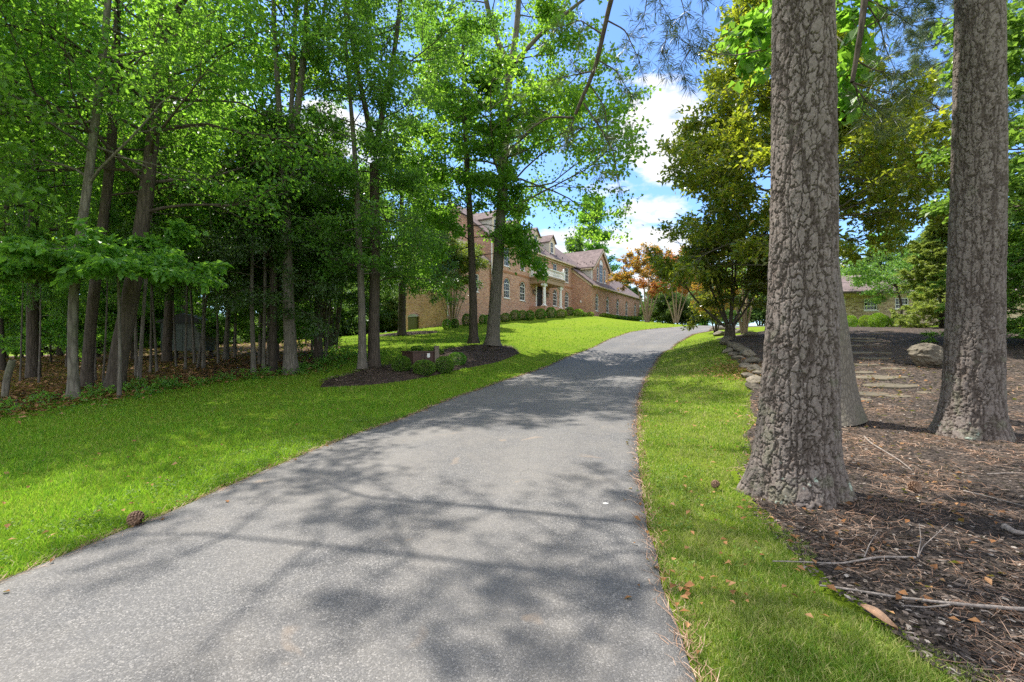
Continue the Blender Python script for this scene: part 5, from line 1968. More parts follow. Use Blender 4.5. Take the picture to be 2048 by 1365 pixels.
for i in range(3):
    far.append(proto('far_tree', 'full green tree in the tree line beyond the lawn', 'tree', 481 + i * 7, [([(0, 0, -.5), (0, .1, 6), (.1, 0, 20 + 4 * i)], [.35, .3, .04])], BARK_GREY,
                     [dict(z=(3.0, 20 + 3.6 * i), n=44, L=lambda t: 5.6 * (1 - .75 * t ** 1.4), elev=(0, 45), cfg=cfg(kids=(6, 4, 3), anch=4))],
                     dict(n=4, size=.42, jit=.32, mat=(LEAF_FAR, LEAF_FAR, LEAF_WOODS)[i])))
bush = proto('woodland_shrub', 'leafy shrub growing at the foot of the tree line', 'shrub', 511, [([(0, 0, -.2), (.05, 0, .8), (0, .05, 2.2)], [.05, .04, .01]), ([(0, 0, -.2), (.5, .2, 1.0), (.9, .3, 1.9)], [.04, .03, .01]),
                                                                                                  ([(0, 0, -.2), (-.5, -.2, 1.0), (-.9, .1, 1.8)], [.04, .03, .01])], BARK_DARK,
             [dict(z=(.2, 2.2), n=34, L=lambda t: 1.5 - .5 * t, elev=(-5, 60), r0=.015, cfg=cfg(kids=(5, 4, 3), anch=4))], dict(n=5, size=.15, jit=.16, mat=LEAF_FAR))
USED = {}


def put(root, x, y, sc=1.0, rot=None, label=None, group=None, z=None, tilt=(0, 0)):
    rot = random.uniform(0, 6.28) if rot is None else rot
    loc = (x, y, float(H(x, y)) if z is None else z)
    if id(root) not in USED:
        USED[id(root)] = 1
        root.location = loc
        root.rotation_euler = (tilt[0], tilt[1], rot)
        root.scale = (sc, sc, sc) if np.isscalar(sc) else sc
        if label:
            root['label'] = label
        if group:
            root['group'] = group
        return root
    return dup(root, loc, rot, sc, label, group, tilt)


# woods: kept clear of the lawn, thinning toward it
GW = 'trees of the woods left of the lawn'
rr = np.random.default_rng(77)
cells = []
for gx_ in np.arange(-46, -8, 5.2):
    for gy_ in np.arange(10, 52, 5.4):
        x, y = gx_ + rr.uniform(-1.3, 1.3), gy_ + rr.uniform(-1.4, 1.4)
        u = CX + x / y * F
        if x > wood_x(y) - 1.2 or u < -330:
            continue
        if y < 15 and x > -12.2:
            continue
        if y > 22 and 400 < u < 820:
            continue
        cells.append((x, y))
n_w = 0
for i, (x, y) in enumerate(cells):
    put(woods[i % 3], x, y, rr.uniform(.72, .95) if x > -19 else rr.uniform(.85, 1.15), None, None, GW)
    n_w += 1
for i in range(30):
    y = rr.uniform(19, 50)
    x = wood_x(y) - 1.0 - rr.exponential(5.5)
    if CX + x / y * F < -250 or (y > 24 and 400 < CX + x / y * F < 820):
        continue
    put(under[i % 2], x, y, rr.uniform(.65, 1.15), None, None, 'understory trees of the woods')
for i in range(14):
    px, y = rr.uniform(-220, 380), rr.uniform(24, 42)
    put(under[i % 2], (px - CX) / F * y, y, rr.uniform(.8, 1.15), None, None, 'understory trees of the woods')
print('woods', n_w)
# trunks one can tell apart at the wood's edge
for i, (px, py, wpx, lean, lab) in enumerate([
        (273, 755, 9, .02, 'slim brown sapling right of the thick leaning trunk'), (301, 748, 6, -.01, 'very thin sapling near the thick leaning trunk'), (370, 742, 6, .01, 'thin sapling in front of the shed, left of two'),
        (407, 738, 9, 0, 'thin sapling in front of the shed, right of two'), (437, 728, 6, .05, 'thin stem right of the shed'), (508, 748, 12, 0, 'pale thin trunk left of the poplar, left of two'),
        (526, 746, 9, 0, 'pale thin trunk left of the poplar, right of two'), (450, 722, 13, .01, 'dark straight trunk right of the shed'), (548, 725, 11, 0, 'dark trunk close behind the poplar'),
        (40, 770, 5, .03, 'thin leaning sapling at the far left of the woods'), (470, 716, 7, 0, 'thin dark trunk between shed and poplar')]):
    g = G(px, py)
    s_ = .85 * wpx * g[1] / F / .15 / math.hypot(1, (px - CX) / F)
    put(sap, g[0], g[1], (s_, s_, rr.uniform(.95, 1.25)), None, lab, 'saplings at the edge of the woods', tilt=(0, lean))
for i in range(26):
    y = rr.uniform(12.5, 32)
    x = wood_x(y) - rr.uniform(.3, 7)
    put(sap, x, y, (rr.uniform(.35, .8),) * 2 + (rr.uniform(.6, 1.1),), None, 'thin sapling standing among the trunks of the woods', 'thin saplings in the woods', tilt=(rr.normal(0, .06), rr.normal(0, .06)))
# tree line beyond house and lawn
GF = 'trees of the tree line beyond the house'
for i, (x, D, sc, kind) in enumerate([
        (16.9, 96, 1.02, 2), (12.6, 92, .78, 1), (22, 104, .66, 0), (27, 108, .6, 1), (31, 100, .5, 0), (8, 100, .62, 0), (36, 110, .55, 1), (42, 104, .5, 2), (48, 112, .55, 0), (25, 92, .42, 0), (33, 88, .4, 1), (39, 86, .38, 0), (45, 92, .42, 1),
        (29, 78, .36, 2), (-4, 104, .7, 1), (-12, 98, .75, 0), (-20, 92, .8, 2), (-28, 88, .8, 1), (-16, 74, .75, 0), (-24, 70, .75, 1), (-33, 72, .8, 2), (-20, 58, .7, 1), (-27, 60, .7, 0), (-13.5, 66, .55, 2), (-16.5, 56, .6, 0), (-38, 66, .8, 1),
        (55, 100, .6, 1), (62, 104, .65, 0), (70, 100, .7, 1), (50, 80, .55, 2), (58, 76, .6, 0), (66, 82, .65, 2), (-11.2, 54, .42, 1), (-22, 48, .6, 0), (-9.6, 58, .45, 0), (76, 92, .7, 0)]):
    lab = {0: 'tallest green tree rising behind the garage wing roof', 1: 'lower green tree beside the tallest one behind the house roof'}.get(i)
    put(far[kind], x, D, sc, None, lab or 'full green tree in the tree line beyond the house and lawn', GF)
for i, (px, D) in enumerate([(1325, 62), (1345, 58), (1368, 56), (1388, 60), (1330, 70), (1355, 66), (1410, 58), (1300, 74), (715, 47), (740, 48), (765, 47), (780, 50), (690, 48), (660, 49), (630, 50), (600, 50), (570, 50), (1520, 46), (1560, 44)] + [(q_, 45.5) for q_ in range(668, 812, 16)] + [(q_, 56) for q_ in range(560, 800, 24)] + [(q_, 52 + 9 * ((i_ * 37) % 10) / 10) for i_, q_ in enumerate(range(-760, 560, 36))]):
    x = (px - CX) / F * D
    put(bush, x, D, rr.uniform(1.1, 1.7), None, None if px > 560 else 'leafy shrub in the bright gap far behind the dark woods', 'shrubs at the foot of the tree line' if px > 560 else 'shrubs far behind the woods')
# the woods on the other side of the right hand garden
GR = 'trees behind the tan building'
for i, (px, D, sc, kind) in enumerate([(1850, 41, .40, 0), (1790, 44, .40, 1), (1740, 46, .36, 0), (1930, 44, .5, 2), (1990, 46, .55, 1), (2060, 42, .55, 0), (1690, 50, .4, 1), (2140, 40, .6, 2), (1640, 52, .36, 0), (1580, 54, .36, 1), (1530, 58, .36, 2), (1470, 60, .34, 0), (1440, 64, .36, 1)]):
    put(far[kind], (px - CX) / F * D, D, sc, None, 'green tree rising behind the tan building on the right', GR)

# evergreens on the right
wp = proto('white_pine', 'tall soft needled white pine behind the second big pine trunk', 'tree', 531, [([(0, 0, -.4), (.1, 0, 10), (0, .1, 24)], [.33, .24, .04])], BARK_GREY,
           [dict(z=(6.5, 23.5), n=70, L=lambda t: 4.9 * (1 - .72 * t), elev=(-5, 25), cfg=cfg(kids=(8, 5, 3), ratio=(.34, .4, .4), anch=3, up=(.03, .05, .05), t0=.3))], None,
           needles=dict(n=13, len=.24, w=.022, mat=NEEDLE_WHITE))
put(wp, (1945 - CX) / F * 22, 22, 1.0, 1.0)
hm = proto('hemlock', 'bright green layered hemlock at the right edge of the garden', 'tree', 541, [([(0, 0, -.3), (0, .05, 5), (.05, 0, 11)], [.2, .13, .02])], BARK_DARK,
           [dict(z=(.3, 10.8), n=110, L=lambda t: 3.3 * (1 - .85 * t), elev=(-22, 8), r0=.025, cfg=cfg(kids=(8, 5, 3), ratio=(.36, .4, .4), anch=4, up=(-.03, -.03, -.03), rnd=.15, t0=.25))], None,
           needles=dict(n=8, len=.16, w=.04, mat=NEEDLE_SPRUCE, flat=.3))
put(hm, (2115 - CX) / F * 15.5, 15.5, 1.0, .4, None, 'hemlocks at the right edge')
put(hm, (2240 - CX) / F * 19, 19, 1.15, 2.0, 'bright green layered hemlock just outside the first one at the right edge', 'hemlocks at the right edge')
yw = proto('yew', 'pale yellow green conical yew beside the tan building', 'shrub', 551, [([(0, 0, -.3), (0, .05, 3), (.05, 0, 6.6)], [.14, .1, .02])], BARK_DARK,
           [dict(z=(.15, 6.5), n=90, L=lambda t: 2.3 * (1 - .8 * t), elev=(-10, 25), r0=.02, cfg=cfg(kids=(7, 4, 3), ratio=(.38, .4, .4), anch=4, up=(0, 0, 0), t0=.2))], None,
           needles=dict(n=8, len=.15, w=.04, mat=NEEDLE_YEW, flat=.5))
put(yw, (1885 - CX) / F * 25, 25, 1.0, .4)
wt = proto('weeping_tree', 'low spreading light green tree in front of the tan building', 'tree', 561, [([(0, 0, -.3), (.2, 0, 1.5), (-.3, .2, 3.25)], [.1, .08, .03])], BARK_DARK,
           [dict(z=(2.6, 3.2), n=24, L=lambda t: 2.9, elev=(14, 45), r0=.03, cfg=cfg(kids=(6, 4, 3), anch=4, up=(-.04, -.03, -.03)))], dict(n=5, size=.13, jit=.13, mat=LEAF_LIGHT, zs=.5))
put(wt, (1800 - CX) / F * 30, 30, 1.0, .4)
oak = proto('leafy_tree', 'yellow green leafy tree close by at the right edge', 'tree', 571, [([(0, 0, -.3), (-.2, 0, 4), (-.5, .2, 9)], [.13, .1, .02])], BARK_DARK,
            [dict(z=(3.6, 8.8), n=26, L=lambda t: 2.7 - 1.0 * t, elev=(0, 35), r0=.03, cfg=cfg(kids=(6, 4, 3), anch=4))], dict(n=4, size=.15, asp=.9, jit=.12, mat=LEAF_LIGHT, up=1.6))
put(oak, (2135 - CX) / F * 11.5, 11.5, 1.0, .4)
# ------------------------------------------------------------------ clipped shrubs
def box_ball(name, mat, seed, n=6500, size=.05):
    r = np.random.default_rng(seed)
    d = unit(r.normal(0, 1, (n, 3)))
    rad = .5 * (1 - np.abs(r.normal(0, .07, n)))
    lump = np.array([noise.noise(Vector(v * 2.6 + seed)) for v in d]) * .05
    p = d * (rad + lump)[:, None] * np.array([1, 1, .9])
    p[:, 2] = np.maximum(p[:, 2], -.40) + .42
    return leaf_mesh(name, p, d, 1, size, .6, .012, mat, seed, .2, 0)


BOX_DARK = [box_ball('boxwood_shrub', LEAF_BOX, 601 + i) for i in range(2)]
BOX_LIT = box_ball('boxwood_shrub', LEAF_BOXLIT, 611, 6500, .05)  # same kind of ball, its sunlit look carried by the leaf colour


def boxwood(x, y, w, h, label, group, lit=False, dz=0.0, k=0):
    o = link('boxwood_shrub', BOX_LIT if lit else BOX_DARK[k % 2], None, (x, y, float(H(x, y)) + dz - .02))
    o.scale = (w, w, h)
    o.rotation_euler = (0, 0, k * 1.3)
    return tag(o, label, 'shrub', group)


GB = 'clipped shrubs round the utility box'
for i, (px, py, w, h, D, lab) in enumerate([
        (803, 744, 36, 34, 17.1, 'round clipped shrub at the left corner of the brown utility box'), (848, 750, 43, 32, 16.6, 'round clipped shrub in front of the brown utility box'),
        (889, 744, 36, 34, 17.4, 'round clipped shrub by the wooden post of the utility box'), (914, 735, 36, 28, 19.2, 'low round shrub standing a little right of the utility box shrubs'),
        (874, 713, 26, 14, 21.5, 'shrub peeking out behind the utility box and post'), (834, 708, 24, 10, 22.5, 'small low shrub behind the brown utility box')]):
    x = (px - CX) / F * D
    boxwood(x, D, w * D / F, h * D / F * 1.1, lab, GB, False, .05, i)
GH = 'clipped shrubs along the front of the brick house'
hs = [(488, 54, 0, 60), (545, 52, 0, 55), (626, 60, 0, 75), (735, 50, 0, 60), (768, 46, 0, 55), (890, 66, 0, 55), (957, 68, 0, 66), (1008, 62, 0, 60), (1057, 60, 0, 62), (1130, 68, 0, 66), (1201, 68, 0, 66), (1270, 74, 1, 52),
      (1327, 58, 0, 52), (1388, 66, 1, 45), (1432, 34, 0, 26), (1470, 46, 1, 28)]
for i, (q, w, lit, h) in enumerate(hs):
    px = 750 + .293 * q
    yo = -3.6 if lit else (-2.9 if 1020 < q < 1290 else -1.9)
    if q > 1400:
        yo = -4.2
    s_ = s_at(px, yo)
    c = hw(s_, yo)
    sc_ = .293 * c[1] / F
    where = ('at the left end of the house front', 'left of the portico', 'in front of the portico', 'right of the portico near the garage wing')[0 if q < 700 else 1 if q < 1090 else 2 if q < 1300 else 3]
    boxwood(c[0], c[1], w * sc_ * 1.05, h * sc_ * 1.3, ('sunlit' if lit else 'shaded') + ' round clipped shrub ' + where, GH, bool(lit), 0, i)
for i in range(11):
    c = hw(25.5 + i * 1.35, WY - 1.1)
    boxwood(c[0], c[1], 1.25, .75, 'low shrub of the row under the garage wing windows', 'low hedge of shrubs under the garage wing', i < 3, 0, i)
GT = 'round clipped shrubs before the tan building'
for i, (px, py, w, D, lab) in enumerate([(1701, 649, 28, 31, 'first round shrub beside the grey trunk before the tan building'), (1731, 649, 28, 31, 'round shrub under the left small window of the tan building'),
                                         (1765, 649, 28, 31.5, 'round shrub half hidden behind the frontmost ball shrub'), (1794, 649, 28, 31, 'round shrub under the right small window of the tan building'),
                                         (1824, 649, 26, 31, 'round shrub partly covered by the yew'), (1755, 659, 34, 26.5, 'frontmost ball shrub at the head of the stone path')]):
    x = (px - CX) / F * D
    boxwood(x, D, w * D / F * .82, w * D / F * 1.0, lab, GT, True, 0, i)

# ------------------------------------------------------------------ utility box, post, generators, shed
BROWN = m_plain('brown_metal', (.075, .04, .03), .55, .4, .12)
g = G(838, 752)
x, y = (838 - CX) / F * 18.3, 18.3
ub = thing('utility_box', 'low brown metal utility box between round shrubs in the mulch bed', 'utility box', (x, y, float(H(x, y))), math.radians(38))
m = MB()
m.box((-.50, -.5, -.1), (.50, .5, .66))
m.build('cabinet', BROWN, ub)
m = MB()
m.box((-.53, -.53, .662), (.53, .53, .71))
m.build('lid', BROWN, ub)
m = MB()
m.box((.10, -.512, .46), (.22, -.501, .62))
m.build('notice', WHITE, ub)
m = MB()
m.box((-.012, -.515, .05), (.012, -.501, .65))
m.cyl((-.12, -.53, .55), (-.12, -.50, .55), .03, 8)
m.build('door_edge', BLACKM, ub)
m = MB()
x, y = (873 - CX) / F * 18.2, 18.2
m.box((-.085, -.085, -.3), (.085, .085, .92))
m.box((-.095, -.095, .92), (.095, .095, .96))
po = m.build('post', m_plain('weathered_wood', (.17, .14, .11), .85, .2, .3, 9), None, loc=(x, y, float(H(x, y))))
po.rotation_euler = (0, 0, .4)
tag(po, 'short square weathered wooden post at the corner of the utility box', 'post')

GREEN = m_plain('dark_green_metal', (.075, .075, .035), .55, .4, .1)
GREYM = m_plain('grey_metal', (.32, .32, .33), .5, .5, .08)
for i, (px, D, lab) in enumerate([(832, 40.3, 'dark green utility cabinet with grey domed lid by the end wall of the house'), (816, 41.6, 'second dark green cabinet, half hidden behind the tree with the mulch ring')]):
    x = (px - CX) / F * D
    gt = thing('utility_cabinet', lab, 'cabinet', (x, D, float(H(x, D))), math.radians(57), 'green cabinets by the house')
    m = MB()
    m.box((-.42, -.55, -.2), (.42, .55, 1.12))
    m.build('cabinet', GREEN, gt)
    m = MB()
    m.prism([(-.60, 1.122), (.60, 1.122), (.60, 1.2), (.42, 1.33), (.2, 1.38), (-.2, 1.38), (-.42, 1.33), (-.60, 1.2)], -.46, .46, 'x')
    m.build('lid', GREYM, gt)
    m = MB()
    m.box((-.20, -.562, .05), (.20, -.551, 1.05))
    m.box((-.431, -.42, .1), (-.421, .42, 1.05))
    m.build('door', m_plain('olive_metal', (.11, .105, .05), .5, .4, .1), gt)

D = 23.5
x = (378 - CX) / F * D
sh = thing('garden_shed', 'small grey panelled shed raised on posts among the dark trunks', 'shed', (x, D, float(H(x, D))), math.radians(14))
m = MB()
m.box((-.95, -.7, .45), (.95, .7, 1.85))
for i in range(7):
    m.box((-.95 + i * .3, -.715, .46), (-.92 + i * .3, -.701, 1.84))
m.build('wall', m_plain('grey_panel', (.085, .10, .09), .7, .3, .2, 5), sh)
m = MB()
m.prism([(-1.1, 1.852), (1.1, 1.852), (1.1, 1.92), (0, 2.35), (-1.1, 1.92)], -.85, .85)
m.build('roof', m_plain('dark_roof', (.05, .05, .05), .8, .2, .2), sh)
for sx in (-.8, .8):
    for sy in (-.55, .55):
        m = MB()
        m.box((sx - .06, sy - .06, -.3), (sx + .06, sy + .06, .448))
        m.build('leg', BARK_DARK, sh)
m = MB()
m.box((.25, -.73, .55), (.75, -.717, 1.6))
m.build('door', m_plain('grey_door', (.12, .125, .105), .7, .3, .2, 5), sh)
# snag
g = G(8, 800)
t = Tree(71)
t.stem([g - np.array([0, 0, .2]), P(12, 765, g[1]), P(20, 735, g[1]), P(27, 716, g[1])], [.06, .07, .085, .06], 10, 14, .12)
so_ = link('dead_snag', t.wood('dead_snag', BARK_PALE))
tag(so_, 'leaning broken pale snag at the far left edge of the woods', 'snag')


# ------------------------------------------------------------------ stones
def rock_mesh(name, seed, mat, flat=.6, sub=4, amp=.35):
    import bmesh
    bm = bmesh.new()
    bmesh.ops.create_icosphere(bm, subdivisions=sub, radius=.5)
    for v in bm.verts:
        d = v.co.normalized()
        # facets: cut by a few planes, then roughen
        r_ = .5
        rs = random.Random(seed)
        for _ in range(9):
            n = Vector((rs.uniform(-1, 1), rs.uniform(-1, 1), rs.uniform(-1, 1))).normalized()
            lim = rs.uniform(.30, .46)
            k = d.dot(n)
            if k > 1e-3:
                r_ = min(r_, lim / k)
        r_ += amp * .10 * noise.fractal(d * 3 + Vector((seed, 0, 0)), .9, 2.0, 5)
        v.co = d * r_
        v.co.z *= flat
    me = bpy.data.meshes.new(name)
    bm.to_mesh(me)
    bm.free()
    me.materials.append(mat)
    return me


RK = [rock_mesh('edging_rock', 21 + i, STONE, .62) for i in range(4)]
GRK = 'field stones edging the mulch bed'
rk = [(1440, 672, 26), (1455, 681, 24), (1449, 690, 26), (1472, 697, 30), (1457, 706, 26), (1484, 704, 30), (1497, 712, 34), (1476, 720, 24), (1502, 728, 36), (1490, 737, 30), (1510, 743, 34), (1498, 757, 32), (1514, 766, 40), (1508, 779, 30),
      (1426, 662, 18), (1440, 660, 20), (1462, 663, 22), (1482, 666, 24), (1500, 673, 26), (1468, 712, 22), (1520, 752, 26)]
for i, (px, py, w) in enumerate(rk):
    g = G(px, py)
    s_ = w * g[1] / F
    o = link('edging_rock', RK[i % 4], None, (g[0], g[1], g[2] + s_ * .12))
    o.scale = (s_ * 1.15, s_, s_ * .85)
    o.rotation_euler = (rr.normal(0, .15), rr.normal(0, .15), rr.uniform(0, 6.28))
    tag(o, 'grey field stone of the rough edging beside the front pine trunk' if py > 735 else ('grey field stone at the foot of the small magnolia' if py < 690 else 'grey field stone of the edging between magnolia and pine'), 'rock', GRK)
g = G(1868, 738)
bo = link('boulder', rock_mesh('boulder', 90, STONE, .8, 5, .5), None, (g[0] + .1, g[1] + .3, g[2] + .28))
bo.scale = (1.15, .95, .98)
bo.rotation_euler = (.2, .35, .6)
tag(bo, 'big grey brown boulder left of the second pine trunk', 'boulder')
FL = [(1781, 774, 112, 1.0), (1762, 757, 106, .9), (1742, 791, 84, .8), (1797, 795, 60, .7), (1724, 803, 36, .8), (1849, 789, 34, .7), (1748, 719, 64, 1.0), (1733, 732, 62, .9), (1786, 740, 46, .8), (1722, 707, 52, .9),
      (1750, 693, 38, 1.0), (1710, 693, 34, .9), (1732, 684, 54, 1.0), (1722, 678, 70, 1.0), (1748, 670, 44, 1.0), (1764, 664, 40, 1.0), (1726, 747, 44, .7), (1765, 708, 36, .7)]
GFL = 'flagstones of the path in the mulch bed'
for i, (px, py, w, _) in enumerate(FL):
    g = G(px, py)
    L_ = w * g[1] / F / 2
    rs = np.random.default_rng(900 + i)
    n = 11
    a = np.sort(np.arange(n) * 2 * np.pi / n + rs.normal(0, .13, n))
    dep = min(L_ * .8, .44)
    rad = rs.uniform(.72, 1.08, n)
    V = []
    for f_, z_ in ((1.0, -.03), (1.0, .02), (.95, .036)):
        for j in range(n):
            xx, yy = math.cos(a[j]) * rad[j] * L_ * f_, math.sin(a[j]) * rad[j] * dep * f_
            V.append((xx, yy, z_ + .45 * (float(H(g[0] + xx, g[1] + yy)) - g[2]) + .006 * noise.noise(Vector((xx * 5, yy * 5, i)))))
    m = MB()
    V.append((0, 0, .038))
    m.add(V, [(k * n + j, k * n + (j + 1) % n, (k + 1) * n + (j + 1) % n, (k + 1) * n + j) for k in range(2) for j in range(n)], [(3 * n, 2 * n + j, 2 * n + (j + 1) % n) for j in range(n)])
    o = m.build('flagstone', FLAG, None, False, (g[0], g[1], g[2] + .008))
    where = 'large flat flagstone near the foot of the stone path' if w > 80 else ('flagstone in the shaded lower part of the stone path' if py > 700 else 'small flagstone in the sunny upper part of the stone path')
    tag(o, where, 'flagstone', GFL)


# ------------------------------------------------------------------ things lying about
def mulch_z(x, y):
    return float(H(x, y)) + .006 * math.sin(x * 2.1 + 1.3 * math.sin(y * 1.7)) * math.sin(y * 2.3 + x * .8) + .03 + .022 * max(-.6, noise.fractal(Vector((x * 2.1, y * 2.1, 1)), .8, 2.1, 4))


TWIG = m_bark('twig_bark', (.09, .075, .065), (.30, .26, .23), 14, .15, .4)


def stick(name, label, rows, r0, forks=(), dz=.015):
    m = MB()
    def path(rw):
        out = []
        for px, py in rw:
            g_ = G(px, py)
            out.append([g_[0], g_[1], max(mulch_z(g_[0], g_[1]), g_[2]) + dz])
        return smooth1(polyline(out, 24), 3)
    p = path(rows)
    o = p[0].copy()
    r_ = r0 * np.linspace(1, .45, len(p)) * (1 + .12 * np.sin(np.arange(len(p)) * 1.9))
    V, Q = tube_arr(p - o, r_, 7)
    m.add(V, Q)
    for f in forks:
        q = path(f[0]) + np.array([0, 0, 1])[None] * np.linspace(0, f[1], 24)[:, None]
        V, Q = tube_arr(q - o, r0 * .5 * np.linspace(1, .4, 24), 5)
        m.add(V, Q)
    ob = m.build(name, TWIG, None, True, tuple(o))
    return tag(ob, label, 'stick')


stick('fallen_stick', 'long fallen branch with side twig lying across the lower right mulch', [(2160, 1246), (2048, 1240), (1920, 1233), (1800, 1222), (1700, 1203), (1632, 1187)], .013, [([(1900, 1232), (1850, 1238), (1800, 1243)], .0), ([(1960, 1235), (1975, 1243), (1990, 1247)], 0)])
stick('fallen_stick', 'thin fallen stick with forked twigs on grass and mulch near the big pine', [(1835, 1131), (1760, 1136), (1680, 1141), (1600, 1144), (1540, 1143)], .009, [([(1728, 1137), (1738, 1112), (1748, 1096), (1756, 1080)], .02), ([(1835, 1131), (1846, 1110), (1880, 1090), (1898, 1074)], .06), ([(1835, 1131), (1842, 1108), (1838, 1080)], .10)])
stick('fallen_stick', 'bent bare stick lying in the sun between the two pines', [(1728, 877), (1742, 895), (1770, 912), (1800, 930), (1826, 952)], .013)
stick('fallen_stick', 'straight pale stick lying in the mulch at the right edge', [(1925, 990), (1980, 1003), (2060, 1026)], .009)
stick('fallen_stick', 'short thick piece of broken branch at the right edge of the mulch', [(2008, 1070), (2030, 1078), (2070, 1084)], .026)
stick('fallen_stick', 'thin stick lying in the shade at the right edge of the mulch', [(1972, 956), (2010, 957), (2060, 957)], .008)


def cone_mesh():
    m = MB()
    m.lathe([(.012, 0), (.032, .02), (.04, .05), (.028, .085), (.008, .105)], (0, 0, 0), 10)
    for i in range(64):
        t_ = i / 64
        z = .008 + .092 * t_
        r_ = .047 * math.sin(math.pi * (.18 + .78 * t_)) ** .8
        a = i * 2.39996
        c, s_ = math.cos(a), math.sin(a)
        w = .019
        tip = np.array([c * (r_ + .028), s_ * (r_ + .028), z + .010])
        b1 = np.array([c * r_ * .6 - s_ * w, s_ * r_ * .6 + c * w, z])
        b2 = np.array([c * r_ * .6 + s_ * w, s_ * r_ * .6 - c * w, z])
        t1 = tip + np.array([-s_ * w * .7, c * w * .7, .004])
        t2 = tip + np.array([s_ * w * .7, -c * w * .7, .004])
        low_ = tip + np.array([0, 0, -.012])
        m.add([b1, b2, t2, t1, low_], [(0, 1, 2, 3)], [(3, 2, 4), (0, 3, 4), (1, 4, 2)])
    return m.mesh('pine_cone', m_plain('cone_scales', (.22, .135, .085), .7, .3, .5, 60))


cm_ = cone_mesh()
for px, py, lab, sc_ in ((281, 1056, 'open pine cone on the grass at the left edge of the driveway', .85), (1436, 984, 'pine cone in the straw left of the big pine trunk', .62), (1822, 986, 'reddish pine cone on the sunny mulch between the pines', .8)):
    g = G(px, py)
    o = link('pine_cone', cm_, None, (g[0], g[1], g[2] + .055))
    o.rotation_euler = (1.3, .3, px)
    o.scale = (sc_,) * 3
    tag(o, lab, 'pine cone', 'fallen pine cones')
# one big fallen magnolia leaf
a_, b_ = G(1722, 1234), G(1796, 1282)
Lf = np.linalg.norm(b_ - a_)
n = 14
V = []
for i in range(n + 1):
    t_ = i / n
    w = .14 * Lf * math.sin(math.pi * t_ ** .8) ** .8 + .002
    for j, s_ in enumerate((-1, -.5, 0, .5, 1)):
        V.append((t_ * Lf, s_ * w, .012 + .016 * abs(s_) + .01 * math.sin(t_ * 5) + (0 if j != 2 else -.002)))
Q = [(i * 5 + j, i * 5 + j + 1, (i + 1) * 5 + j + 1, (i + 1) * 5 + j) for i in range(n) for j in range(4)]
dlm = m_plain('dry_magnolia_leaf', (.22, .13, .075), .6, .3, .35, 25)
o = link('fallen_leaf', me_np('fallen_leaf', V, [Q], True, dlm), None, (a_[0], a_[1], a_[2] + .045))
o.rotation_euler = (.15, 0, math.atan2(b_[1] - a_[1], b_[0] - a_[0]))
tag(o, 'big dry tan leaf lying where the grass meets the mulch', 'leaf')


# ------------------------------------------------------------------ grass, straw and litter that nobody could count
def frustum_pts(n, d0, d1, umin, umax, seed, p=1.0):
    r = np.random.default_rng(seed)
    y = d0 * (d1 / d0) ** (r.random(n) ** p)
    u_ = r.uniform(umin, umax, n)
    return u_ * y, y, r


def in_mulch(x, y):
    return (x > mulch_x(y) + .02) & (y < MTOP)


def blades(name, x, y, r, hmin, hmax, mat, label, wscale=1.0):
    n = len(x)
    z = H(x, y) + .006 * np.sin(x * 2.1 + 1.3 * np.sin(y * 1.7)) * np.sin(y * 2.3 + x * .8) - .01
    far_ = np.maximum(1, y / 3.2)
    patch = np.array([noise.noise(Vector((a * 1.7, b * 1.7, 0))) for a, b in zip(x, y)])
    h = r.uniform(hmin, hmax, n) * (1 + .45 * patch) * (.85 + .15 * far_ ** .5)
    w = .0042 * far_ * wscale * r.uniform(.7, 1.3, n)
    a = r.uniform(0, 2 * np.pi, n)
    lean = r.uniform(.15, .95, n) * h
    la = r.uniform(0, 2 * np.pi, n)
    b = np.stack([x, y, z], 1)
    sd = np.stack([np.cos(a), np.sin(a), 0 * a], 1) * (w / 2)[:, None]
    lv = np.stack([np.cos(la) * lean, np.sin(la) * lean, h], 1)
    mid = b + lv * np.array([.38, .38, .62])
    V = np.stack([b - sd, b + sd, mid + sd * .8, b + lv, mid - sd * .8], 1).reshape(-1, 3)
    i0 = np.arange(n)[:, None] * 5
    me = me_np(name, V, [np.concatenate([i0 + np.array([4, 2, 3])]), np.concatenate([i0 + np.array([0, 1, 2, 4])])], False, mat)
    o = link(name, me)
    return tag(o, label, 'grass', kind='stuff')


x, y, r = frustum_pts(430000, 2.0, 46, -1.75, .42, 31, 1.12)
k = ~drive_in(x, y) & (x < np.interp(y, EL[:, 1], EL[:, 0]) - .01) & (x > wood_x(y) - .6) & ~in_poly(x, y, KPOLY) & (np.random.default_rng(30).random(len(x)) < 1 - .85 * np.clip((y - 16) / 28, 0, 1))
x, y = x[k], y[k]
r = np.random.default_rng(32)
blades('lawn_grass', x, y, r, .035, .075, BLADE, 'short bright green grass of the left lawn')
print('left blades', len(x))
x, y, r = frustum_pts(330000, 1.5, 30, .1, 1.15, 33, 1.0)
wob_ = np.array([noise.noise(Vector((b * 1.3, a, 5))) * .22 for a, b in zip(x, y)])
k = ~drive_in(x, y) & (x > np.interp(y, ER[:, 1], ER[:, 0]) + .02) & (x < mulch_x(y) + .10 + wob_) & (y < 34)
x, y = x[k], y[k]
r = np.random.default_rng(34)
blades('verge_grass', x, y, r, .025, .065, BLADE_DRY, 'thin patchy grass of the verge between driveway and mulch')
print('right blades', len(x))


